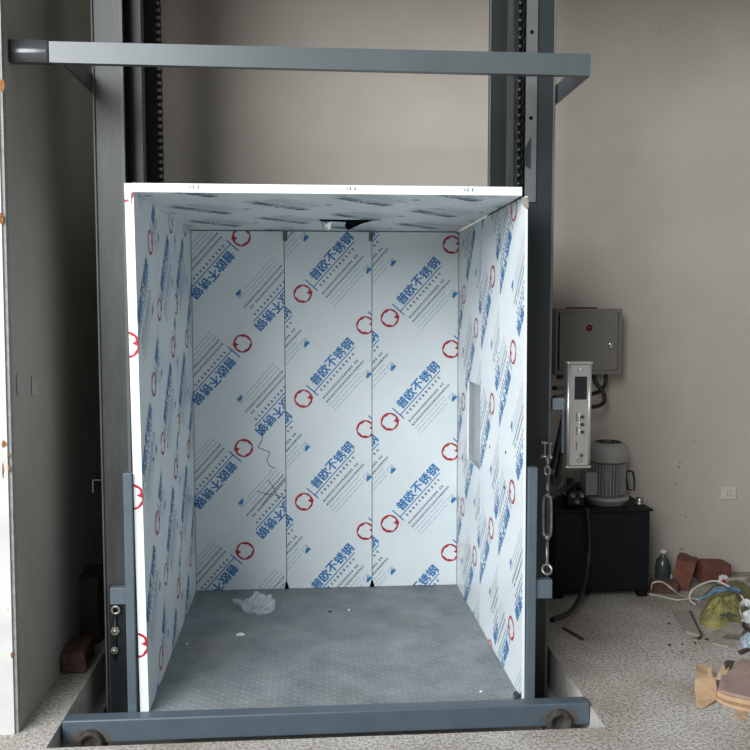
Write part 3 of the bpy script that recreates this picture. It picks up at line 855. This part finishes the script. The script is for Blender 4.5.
# --------------------------------------------------- hydraulic power unit
Yt = 1.20
k1, k2 = at(553, 504, Y=Yt), at(648.5, 597, Y=Yt)
X0, X1, ZT2 = 1.215, k2.x, 0.475
hp = thing('hydraulic_power_unit', 'black hydraulic power unit with a grey upright motor standing by the back wall', 'hydraulic unit', ((X0 + X1) / 2, 1.36, 0))
m = MB(); m.box((X0, Yt, 0.035), (X1, 1.55, ZT2), bev=0.008); tank = m.build('tank', 'tank', hp)
m = MB(); m.box((X0 - 0.012, Yt - 0.012, ZT2 + 0.0005), (X1 + 0.012, 1.56, ZT2 + 0.014), bev=0.003); m.build('lid', 'tank', hp)
for x in (X0 + 0.03, X1 - 0.03):
    for y in (Yt + 0.03, 1.52):
        m = MB(); m.box((x - 0.025, y - 0.025, 0), (x + 0.025, y + 0.025, 0.0345)); m.build('foot', 'tank', hp)
mc = Vector((1.565, 1.37, ZT2 + 0.0145))
m = MB(); m.lathe(mc, [(0, 0), (0.108, 0), (0.108, 0.020), (0.118, 0.022), (0.118, 0.040), (0.108, 0.044), (0.0, 0.044)], 36); m.build('flange', 'motor', hp)
m = MB()
m.lathe(mc, [(0.0, 0.045), (0.080, 0.045), (0.080, 0.235), (0, 0.235)], 32)
for k in range(32):
    a = 2 * PI * k / 32
    d = Vector((math.cos(a), math.sin(a), 0)); e = Vector((-d.y, d.x, 0))
    m.obox(mc + d * 0.088 + Vector((0, 0, 0.142)), d * 0.011, e * 0.0028, (0, 0, 0.085))
m.build('finned_casing', 'motorfin', hp)
m = MB(); m.lathe(mc, [(0.0, 0.236), (0.103, 0.236), (0.106, 0.242), (0.106, 0.315), (0.101, 0.328), (0.088, 0.338), (0.075, 0.342), (0.0, 0.344)], 36); fc = m.build('fan_cover', 'motor', hp)
m = MB()
for k in range(3): m.lathe(mc, [(0.025 + k * 0.018, 0.3445), (0.031 + k * 0.018, 0.3455), (0.035 + k * 0.018, 0.3445)], 30)
m.build('vent', 'black', fc)
bx = mc + Vector((-0.085, -0.07, 0))
m = MB(); m.box((mc.x - 0.150, mc.y - 0.075, ZT2 + 0.07), (mc.x - 0.080, mc.y + 0.03, ZT2 + 0.20), bev=0.006); m.build('terminal_box', 'motorfin', hp)
# lifting handle on the right of the motor
h = [at(620, 474, Y=1.37), at(626, 472.5, Y=1.37), at(629, 470.5, Y=1.37), at(633, 472, Y=1.37), at(634.5, 480, Y=1.37), at(634, 490, Y=1.37), at(628, 489.5, Y=1.37), at(626.5, 481, Y=1.37), at(626, 473, Y=1.37)]
m = MB(); m.tube(h, 0.006, 8); m.build('lifting_loop', 'dark', hp)
c = at(639.5, 507, Y=1.3); m = MB(); m.lathe((c.x, 1.3, ZT2 + 0.0145), [(0, 0), (0.027, 0), (0.027, 0.012), (0.021, 0.016), (0.021, 0.035), (0.018, 0.040), (0, 0.041)], 20); m.build('filler_cap', 'steel', hp)
# valve block and fittings, left of the motor
vb = MB(); vb.box((1.315, 1.28, ZT2 + 0.0145), (1.405, 1.40, ZT2 + 0.10), bev=0.004); vbo = vb.build('valve_block', 'dark', hp)
for (x, y, z, dx) in ((1.36, 1.279, ZT2 + 0.04, 0.0), (1.385, 1.279, ZT2 + 0.075, 0.0), (1.335, 1.279, ZT2 + 0.075, 0)):
    m = MB(); m.lathe((x, y, z), [(0, -0.03), (0.010, -0.03), (0.011, -0.012), (0.016, -0.012), (0.016, 0.0)], 12, axis=(0, 1, 0)); m.build('fitting', 'steel', vbo)
m = MB(); m.cyl((1.34, 1.34, ZT2 + 0.1005), (1.34, 1.34, ZT2 + 0.16), 0.018, 16); m.cyl((1.385, 1.33, ZT2 + 0.1005), (1.385, 1.33, ZT2 + 0.135), 0.014, 16); m.build('solenoid', 'dark', vbo)
m = MB(); m.box((1.26, 1.30, ZT2 + 0.13), (1.285, 1.33, ZT2 + 0.155)); m.tube(spline([(1.2725, 1.315, ZT2 + 0.13), (1.28, 1.31, ZT2 + 0.10), (1.314, 1.31, ZT2 + 0.075)], 6), 0.008, 8); m.build('connector', 'steel', vbo)
pipe('hydraulic_hose', [(587, 508, 1.17), (589, 530, 1.165), (588.5, 560, 1.15), (582, 592, 1.02), (570, 612, 0.80), (552, 620, 0.62)], 0.0125, 'rubber', 'black hydraulic hose curving down the front of the black tank to the mast foot', 'hose')
pipe('suction_hose', [(578, 484, 1.33), (568, 487, 1.2), (558, 493, 1.0), (549, 499, 0.75)], 0.013, 'rubber', 'short black hose leading left from the valve block to the mast', 'hose')

# ------------------------------------------------------- wall fittings
s1, s2 = at(721.5, 487, Y=BY - 0.01), at(736.5, 499.5, Y=BY - 0.01)
so = thing('wall_socket', 'small ivory power socket low on the back wall above the rubbish', 'power socket', ((s1.x + s2.x) / 2, BY - 0.005, s2.z))
m = MB(); m.box((s1.x, BY - 0.010, s2.z), (s2.x, BY - 0.0005, s1.z), bev=0.003); m.build('faceplate', 'socket', so)
m = MB(); cx, cz = (s1.x + s2.x) / 2, (s1.z + s2.z) / 2
m.box((cx - 0.028, BY - 0.012, cz - 0.026), (cx + 0.028, BY - 0.0101, cz + 0.026), bev=0.001); m.build('insert', 'socket', so)
m = MB()
for dx, dz in ((-0.008, 0.010), (0.008, 0.010), (-0.010, -0.012), (0.010, -0.012)): m.box((cx + dx - 0.0015, BY - 0.0126, cz + dz - 0.005), (cx + dx + 0.0015, BY - 0.0121, cz + dz + 0.005))
m.build('slot', 'black', so)
for (ya, za, hh, lab) in ((-0.060, 1.288, 0.075, 'nearer of two pale tape flaps peeling off the left wall, by the white jamb'), (0.110, 1.272, 0.075, 'farther of two pale tape flaps peeling off the left wall, deeper in the shaft')):
    m = MB()
    vs, fs = [], []
    nn = 6
    for i in range(nn + 1):
        t = i / nn
        for j in range(2):
            k = 1 - 0.45 * abs(t - 0.6)
            x = lwx(za) + 0.002 + (0.0 if j == 0 else 0.016 * k * (0.3 + t))
            y = ya + (0.0 if j == 0 else 0.026 * k)
            vs.append((x, y, za + hh * (0.5 - t)))
    for i in range(nn): fs.append((2 * i, 2 * i + 1, 2 * i + 3, 2 * i + 2))
    vs2 = [(x + 0.001, y - 0.0012, z) for x, y, z in vs]
    off = len(vs)
    fs += [tuple(i + off for i in f)[::-1] for f in fs]
    m.add(vs + vs2, fs, 0)
    one(m, 'tape_flap', 'tape', lab, 'tape', None)

# ------------------------------------------------------- things on the cabin floor
def crumple(c, sx, sy, sz, seed, sub=4, amp=0.4, zb=0.0):
    bm = bmesh.new(); bmesh.ops.create_icosphere(bm, subdivisions=sub, radius=1)
    for w in bm.verts:
        k = 1 + amp * (abs(noise.noise(w.co * 2.6 + Vector((seed, seed * 2, 0)))) + 0.5 * abs(noise.noise(w.co * 6 + Vector((seed, 0, seed))))) - amp * 0.4
        w.co = Vector((w.co.x * sx, w.co.y * sy, max(w.co.z, -0.35) * sz + 0.35 * sz)) * k
        w.co += Vector(c)
    mz = min(w.co.z for w in bm.verts)
    for w in bm.verts: w.co.z += zb - mz
    return bm
c = at(259, 612, Z=0.0)
m = MB(); m.frombm(crumple((c.x, c.y + 0.01, 0.001), 0.082, 0.060, 0.062, 5, amp=0.55, zb=0.001), 0)
tail = [at(246, 607, Z=0.03), at(241, 602, Z=0.03), at(236, 600.5, Z=0.035), at(233, 601, Z=0.03)]
m.tube(tail, [0.022, 0.013, 0.016, 0.010], 9)
one(m, 'plastic_bag', 'bag', 'crumpled clear plastic bag lying on the cabin floor near the back wall', 'plastic bag')
for (px, py, sz, sd, lab) in ((240.5, 635.5, (0.020, 0.012, 0.008), 2, 'white chip below the plastic bag, largest on the cabin floor'),
                              (187, 644.5, (0.006, 0.006, 0.006), 4, 'tiny white crumb at the left wall of the cabin floor'),
                              (349, 610.5, (0.006, 0.005, 0.005), 6, 'tiny pale crumb near the middle back of the cabin floor'),
                              (481, 692, (0.006, 0.005, 0.004), 8, 'tiny white crumb at the front right of the cabin floor')):
    c = at(px, py, Z=0.0)
    one(rock((c.x, c.y, 0.0), sz, sd), 'plaster_chip', 'chip', lab, 'chip')
c = at(330, 612, Z=0.0)
one(rock((c.x, c.y, 0.0), (0.010, 0.007, 0.005), 9), 'dark_crumb', 'timber', 'small dark crumb on the middle of the cabin floor', 'crumb')

# ------------------------------------------------------- rubbish by the back wall
def brick(c, ang, size=(0.115, 0.055, 0.05), tilt=0.0, roll=0.0, seed=0):
    bm = bmesh.new(); bmesh.ops.create_cube(bm, size=2)
    bmesh.ops.subdivide_edges(bm, edges=bm.edges[:], cuts=2, use_grid_fill=True)
    mt = Matrix.Rotation(ang, 3, 'Z') @ Matrix.Rotation(tilt, 3, 'Y') @ Matrix.Rotation(roll, 3, 'X')
    for w in bm.verts:
        v = Vector((w.co.x * size[0], w.co.y * size[1], w.co.z * size[2]))
        v += Vector((noise.noise(w.co * 1.3 + Vector((seed, 0, 0))), noise.noise(w.co * 1.3 + Vector((0, seed, 5))), noise.noise(w.co * 1.3 + Vector((9, 0, seed))))) * 0.008
        w.co = mt @ v
    mz = min(w.co.z for w in bm.verts)
    for w in bm.verts: w.co += Vector((c[0], c[1], c[2] - mz))
    return MB().frombm(bm)
c = at(662.5, 583, Z=0.0)
bt = thing('bottle', 'dark upright bottle with a pale cap between the black tank and the bricks', 'bottle', (c.x, c.y, 0))
m = MB(); m.lathe((c.x, c.y, 0), [(0, 0), (0.040, 0), (0.043, 0.008), (0.043, 0.10), (0.036, 0.135), (0.020, 0.155), (0.017, 0.160), (0.017, 0.172), (0, 0.173)], 22); m.build('body', 'glass', bt)
m = MB(); m.lathe((c.x, c.y, 0), [(0.0, 0.1735), (0.020, 0.1735), (0.020, 0.195), (0.0, 0.197)], 16); m.build('cap', 'white', bt)
c = at(662.5, 579, Z=0.0)
m = MB(); m.lathe((c.x, c.y - 0.075, 0.031), [(0, -0.012), (0.024, -0.012), (0.030, -0.006), (0.030, 0.006), (0.024, 0.012), (0.008, 0.012), (0, 0.010)], 20, axis=(0.2, 1, 0.15))
one(m, 'round_lid', 'white', 'round dull white lid leaning at the foot of the dark bottle', 'lid')
bk = [((687, 590), 1.05, 0.0, 0.22, (0.070, 0.050, 0.080), 'red brick standing nearest the bottle, tallest of the bricks'),
      ((715, 584), 0.30, 0.10, 0.1, (0.095, 0.048, 0.052), 'red brick lying against the back wall right of the tallest brick'),
      ((661, 592), -0.25, 0.0, 0.06, (0.070, 0.040, 0.030), 'dusky red brick at the right foot of the black tank')]
for i, (p, a, t, r, sz, lab) in enumerate(bk):
    c = at(*p, Z=0.0)
    one(brick((c.x + (0.012 if i == 2 else 0), min(c.y + (0.0 if i == 2 else 0.045), BY - 0.10), 0), a, sz, t, r, i + 3), 'brick', 'brick' if i < 2 else 'brickd', lab, 'brick', 'bricks by the back wall')
one(brick((-1.118, 0.50, 0), 1.60, (0.10, 0.045, 0.045), 0, 0, 11), 'brick', 'brickd', 'dusky red brick in the dark strip between left wall and pit', 'brick')
one(brick((-1.122, 0.83, 0), 1.50, (0.10, 0.042, 0.16), 0, 0, 13), 'rubble_block', 'gravel', 'dark rubble block in the dark behind the left mast', 'rubble')

def ground_pipe(name, pix, r, m_, label, cat):
    pts = [at(x, y, Z=z) for x, y, z in pix]
    return one(MB().tube(spline(pts, 8), r, 8), name, m_, label, cat)
ground_pipe('cable_offcut', [(649, 594, 0.005), (655, 595, 0.005), (666, 597.5, 0.006), (678, 600, 0.006), (690, 598.5, 0.010), (699, 599.5, 0.014)], 0.0048, 'cable', 'cream cable offcut lying flat from the tank corner across the rubble', 'cable')
ground_pipe('cable_offcut', [(651, 590, 0.03), (653, 583, 0.085), (662, 582, 0.095), (671, 588, 0.085), (680, 595, 0.03), (688, 597, 0.008)], 0.0048, 'cable', 'cream cable offcut arching over the dusky brick', 'cable')
ground_pipe('cable_hoop', [(696, 605, 0.006), (690, 600, 0.03), (691, 592, 0.07), (700, 585, 0.10), (714, 581, 0.12), (726, 585, 0.11), (738, 592, 0.08), (744, 600, 0.05)], 0.0055, 'cable', 'cream cable bowed in a tall hoop over the olive sack', 'cable')

def heap(pix, hgt, seed, z0=0.0, m_='sack', amp=0.35, sub=24):
    """a soft heap whose outline on the ground is given"""
    pts = [at(x, y, Z=0) for x, y in pix]
    cx, cy = sum(p.x for p in pts) / len(pts), sum(p.y for p in pts) / len(pts)
    n = len(pts) * 6
    ring = spline(pts + [pts[0]], 6)[:-1]
    mb = MB(); R = 9
    vs = [(cx, cy, z0)]
    vs, fs = [], []
    for j in range(R + 1):
        t = j / R
        for i, p in enumerate(ring):
            x, y = cx + (p.x - cx) * (1 - t), cy + (p.y - cy) * (1 - t)
            h = hgt * (1 - (1 - t) ** 2.2)
            h *= 1 + amp * noise.noise(Vector((x * 14 + seed, y * 14, seed))) + amp * 0.7 * noise.noise(Vector((x * 34, y * 34, seed)))
            vs.append((x + 0.006 * noise.noise(Vector((x * 40, y * 40, 1))), y, z0 + max(0, h)))
    m = len(ring)
    for j in range(R):
        for i in range(m): fs.append((j * m + i, j * m + (i + 1) % m, (j + 1) * m + (i + 1) % m, (j + 1) * m + i))
    k = len(vs)
    vs += [(v[0], v[1], z0) for v in vs[:m]]
    fs.append(list(range(k, k + m))[::-1])
    for i in range(m): fs.append((k + i, k + (i + 1) % m, (i + 1) % m, i))
    mb.add(vs, fs, 0, True)
    return mb
sk = heap([(698, 620), (702, 626), (715, 629), (730, 627), (744, 622), (748, 612), (743, 604), (728, 605), (712, 607), (702, 611)], 0.085, 4, amp=0.75)
sko = one(sk, 'woven_sack', 'sack', 'crumpled olive-yellow woven sack on the rubbish heap', 'sack')
one(heap([(700, 600), (716, 603), (734, 602), (751, 603), (756, 592), (746, 588), (728, 589), (708, 592)], 0.07, 9), 'old_sack', 'sackd', 'faded khaki sack behind the bright olive sack', 'sack')
c = at(729, 616, Z=0.0)
mb = MB(); rnd = random.Random(4)
c = at(729, 611, Z=0.095)
for k in range(34):
    a, rr = rnd.uniform(0, 2 * PI), rnd.uniform(0, 0.042)
    rock((c.x + rr * math.cos(a), c.y + rr * math.sin(a) * 0.8, 0.078 - 0.35 * rr + rnd.uniform(-0.004, 0.006)), (0.007, 0.007, 0.006), k, mb=mb, sub=1)
o = mb.build('gravel', 'gravel', sko); o['kind'] = 'stuff'; o['label'] = 'dark gravel spilled in the fold'
# blue twine: strands
mb = MB(); rnd = random.Random(6)
for k in range(7):
    pts = []
    for i in range(6):
        t = i / 5
        pts.append(at(699 + 42 * t, 600 - 12 * math.sin(t * 2.4) + rnd.uniform(-2, 2.5), Z=0.085 + 0.03 * math.sin(t * PI) + rnd.uniform(-.012, .012)))
    mb.tube(spline(pts, 5), 0.0042, 6)
one(mb, 'blue_twine', 'bluec', 'tangle of faded blue twine strewn between the two sacks', 'twine')
# white crumpled packet against the wall
c = at(724, 584, Z=0.0)
m = MB(); m.frombm(crumple((c.x, c.y, 0), 0.035, 0.025, 0.040, 3, sub=3, amp=0.6), 0)
pk = one(m, 'crumpled_packet', 'paper', 'small white crumpled packet with a red patch behind the sacks', 'packet')
for i in range(len(m.v)): pass
m = MB(); m.frombm(crumple((c.x - 0.012, c.y - 0.022, 0.015), 0.013, 0.010, 0.012, 8, sub=2, amp=0.4, zb=0.02), 0); m.build('printed_patch', 'red', pk)
c = at(741, 588, Z=0.0)
one(rock((c.x, min(c.y, 1.5), 0), (0.09, 0.06, 0.045), 21), 'plaster_lump', 'stone', 'grey-brown plaster lump against the back wall at the far right', 'rubble')
# white strip curling at the right edge
pts = [at(741, 622, Z=0.02), at(739, 612, Z=0.05), at(745, 606, Z=0.07), at(752, 610, Z=0.06), at(756, 620, Z=0.02)]
sp_ = spline(pts, 6)
m = MB(); vs = []
for p in sp_: vs += [p, p + Vector((0.012, 0.022, 0.030))]
fs = [(2 * i, 2 * i + 1, 2 * i + 3, 2 * i + 2) for i in range(len(sp_) - 1)]
vs2 = [Vector(p) + Vector((0.002, -0.002, 0.0)) for p in vs]
k = len(vs)
m.add(vs + vs2, fs + [tuple(i + k for i in f)[::-1] for f in fs] + [(2 * i, 2 * i + 2, 2 * i + 2 + k, 2 * i + k) for i in range(len(sp_) - 1)], 0, True)
one(m, 'paper_strip', 'paper', 'curled white strip right of the olive sack', 'strip')
m = MB(); c = at(748, 622, Z=0.0)
m.frombm(crumple((c.x + 0.01, c.y, 0), 0.045, 0.035, 0.05, 12, sub=3, amp=0.5), 0)
one(m, 'crumpled_paper', 'paper', 'crumpled white paper beneath the curled strip', 'paper')
# angular mortar lump with pale edges in front of the sack
def shard(pix, h, m_, name, label, cat, lift=None, z0=0.0):
    base = [at(x, y, Z=z0) for x, y in pix]
    return one(MB().prism([(p.x, p.y, z0) for p in base], (0, 0, h)), name, m_, label, cat)
m = MB()
b = [at(x, y, Z=0.0) for x, y in ((711, 632), (722, 638), (746, 641), (749, 633), (741, 629), (724, 628))]
tp = [at(x, y, Z=0.045) for x, y in ((720, 631), (727, 634), (741, 636), (744, 630), (738, 623), (728, 623))]
m.add([(p.x, p.y, 0) for p in b] + [(p.x, p.y, 0.05) for p in tp], [tuple(range(6))[::-1], tuple(range(6, 12))] + [(i, (i + 1) % 6, 6 + (i + 1) % 6, 6 + i) for i in range(6)])
one(m, 'mortar_lump', 'stone', 'angular grey mortar lump in front of the olive sack', 'rubble')
tbd = shard([(673, 613), (690, 612), (702, 636), (699, 637), (686, 633)], 0.012, 'board', 'thin_board', 'thin pale board with a dark right edge lying left of the olive sack', 'board')
m = MB(); m.prism([at(x, y, Z=0.0125) for x, y in ((689.5, 612), (691, 612), (702.5, 636), (701.5, 636.4))], (0, 0, 0.006)); m.build('edging', 'timber', tbd)
shard([(562, 629), (565, 629), (584, 640), (582, 641)], 0.010, 'timber', 'wood_splinter', 'dark splinter lying alone on the concrete beside the mast foot', 'splinter')
shard([(694, 639.5), (701, 637.5), (702, 638.5), (696, 641)], 0.008, 'timber', 'wood_splinter', 'short dark splinter just in front of the thin pale board', 'splinter')
shard([(738, 653), (747, 650), (750, 651), (741, 655)], 0.012, 'timber', 'wood_splinter', 'dark splinter behind the brown cardboard slab at the right', 'splinter')
shard([(711, 644), (716, 636), (728, 642), (736, 646), (728, 648)], 0.008, 'stone', 'mortar_flake', 'flat grey mortar flake in front of the mortar lump', 'rubble')
m = MB(); c = at(750, 646, Z=0.0)
m.frombm(crumple((c.x, c.y, 0), 0.04, 0.05, 0.045, 15, sub=3, amp=0.6), 0)
one(m, 'plastic_scrap', 'lightblue', 'bluish plastic scrap at the right edge behind the brown slab', 'scrap')
shard([(742, 628), (749, 637), (751, 636), (744, 627)], 0.03, 'timber', 'black_stick', 'black stick leaning along the mortar lump', 'stick')
c = at(731, 656, Z=0)
rnd = random.Random(12)
spots = []
while len(spots) < 30:
    q = (rnd.uniform(668, 749), rnd.uniform(600, 664))
    if q[1] < 606 and q[0] < 690: continue
    if 695 < q[0] and 588 < q[1] < 634: continue            # not under the sacks
    if 672 < q[0] < 706 and 610 < q[1] < 640: continue      # nor through the board
    if q[1] > 655 and q[0] > 712: continue
    if 708 < q[0] and 620 < q[1] < 650: continue
    spots.append(q)
for k, (px, py) in enumerate(spots):
    c = at(px, py, Z=0); s = rnd.uniform(0.004, 0.010)
    one(rock((c.x, c.y, 0), (s, s * 0.8, s * 0.6), 40 + k), 'rubble_crumb', ('stone', 'timber', 'stone')[k % 3], 'small crumb of rubble strewn about the rubbish heap', 'rubble', 'rubble crumbs about the heap')

# cardboard: upright torn flap pair, and the brown layered slab
def sheet(pix, m_, thick=0.006):
    """a bent sheet through (px, py, z) rows of two"""
    vs = [at(x, y, Z=z) for x, y, z in pix]
    m = MB(); n = len(vs) // 2
    vs2 = [p + Vector((0.003, thick, 0.002)) for p in vs]
    k = len(vs)
    fs = [(2 * i, 2 * i + 1, 2 * i + 3, 2 * i + 2) for i in range(n - 1)]
    fs += [tuple(j + k for j in f)[::-1] for f in fs]
    for i in range(n - 1):
        fs += [(2 * i, 2 * i + 2, 2 * i + 2 + k, 2 * i + k), (2 * i + 1, 2 * i + 1 + k, 2 * i + 3 + k, 2 * i + 3)]
    fs += [(0, k, k + 1, 1), (2 * n - 2, 2 * n - 1, 2 * n - 1 + k, 2 * n - 2 + k)]
    m.add(vs + vs2, fs)
    return m
cb = thing('cardboard_scrap', 'torn tan cardboard flap bent up on the concrete left of the brown slab', 'cardboard', tuple(at(708, 705, Z=0)))
m = MB()
m = sheet([(696, 708, 0.003), (703, 708.5, 0.003), (696, 700, 0.018), (716, 700, 0.012), (694.5, 690, 0.035), (717, 691, 0.035), (695, 680, 0.055), (715.5, 678, 0.060)], 'card'); m.build('front_flap', 'card', cb)
m = sheet([(696, 679, 0.052), (713, 677, 0.058), (696, 672, 0.055), (712, 676, 0.050), (696, 665, 0.045), (706, 667, 0.050)], 'card'); m.build('back_flap', 'card', cb)
m = sheet([(707, 676, 0.058), (713, 678, 0.058), (708, 667, 0.075), (711, 667, 0.075)], 'card'); m.build('torn_strip', 'card', cb)
sl = thing('cardboard_slab', 'thick brown layered cardboard slab lying at the lower right edge', 'cardboard', tuple(at(745, 700, Z=0)))
lower = [(714, 700), (725, 706), (740, 710.5), (760, 714), (775, 700), (768, 690), (730, 690), (717, 694)]
m = MB(); m.prism([at(x, y, Z=0.004) for x, y in lower], (0, 0, 0.014)); m.build('bottom_layer', 'card', sl)
mid = [(717, 696), (726, 700), (742, 704), (762, 707), (772, 690), (760, 684), (734, 684), (720, 688)]
m = MB(); m.prism([at(x, y, Z=0.019) for x, y in mid], (0, 0, 0.018)); m.build('middle_layer', 'card', sl)
m = MB()
rows = []
cx, cy = 0, 0
edge = [(718, 692, 0.038), (727, 694.5, 0.038), (740, 698, 0.038), (765, 703, 0.038), (778, 680, 0.05), (765, 664, 0.075), (741, 661, 0.075), (733, 668, 0.07), (722, 678, 0.06)]
ev = [at(x, y, Z=z) for x, y, z in edge]
m.prism(ev, (0, 0.004, 0.010)); m.build('top_sheet', 'cardp', sl)
m = sheet([(716, 679, 0.06), (722, 681, 0.06), (719, 672, 0.075), (727, 673, 0.072), (723, 665, 0.085), (729, 668, 0.08)], 'card'); m.build('torn_strip', 'card', sl)
m = sheet([(726, 671, 0.075), (732, 669, 0.075), (724, 663, 0.095), (733, 664, 0.085), (728, 661, 0.095), (735, 662, 0.085)], 'cardp'); m.build('curled_corner', 'timber', sl)
shard([(733, 714), (744, 711), (749, 718), (740, 721)], 0.003, 'card', 'cardboard_flake', 'small flat tan cardboard flake in front of the brown slab', 'cardboard')
shard([(689, 693), (692, 691), (694, 692.5), (690, 694.5)], 0.004, 'card', 'cardboard_flake', 'tiny brown flake left of the torn cardboard flap', 'cardboard')

# ----------------------------------------------------------------- light
wd = bpy.data.worlds.new('world'); C.world = wd; wd.use_nodes = True
bg = wd.node_tree.nodes['Background']
bg.inputs['Color'].default_value = (0.92, 0.96, 1.0, 1)
bg.inputs['Strength'].default_value = 0.25
def area(name, loc, aim, sx, sy, power, col):
    l = bpy.data.lights.new(name, 'AREA'); l.shape = 'RECTANGLE'; l.size = sx; l.size_y = sy; l.energy = power; l.color = col
    o = bpy.data.objects.new(name, l); COL.objects.link(o); o.location = loc
    o.rotation_euler = (Vector(aim) - Vector(loc)).to_track_quat('-Z', 'Y').to_euler()
    return o
area('daylight', (-4.7, -5.5, 4.3), (0.3, 0.6, 0.8), 7.0, 4.0, 1280, (0.95, 0.98, 1.0))

vs_ = C.view_settings
vs_.view_transform = 'Standard'
vs_.look = 'None'
vs_.gamma = 1
vs_.exposure = 0.0
vs_.use_curve_mapping = False
C.cycles.use_denoising = True
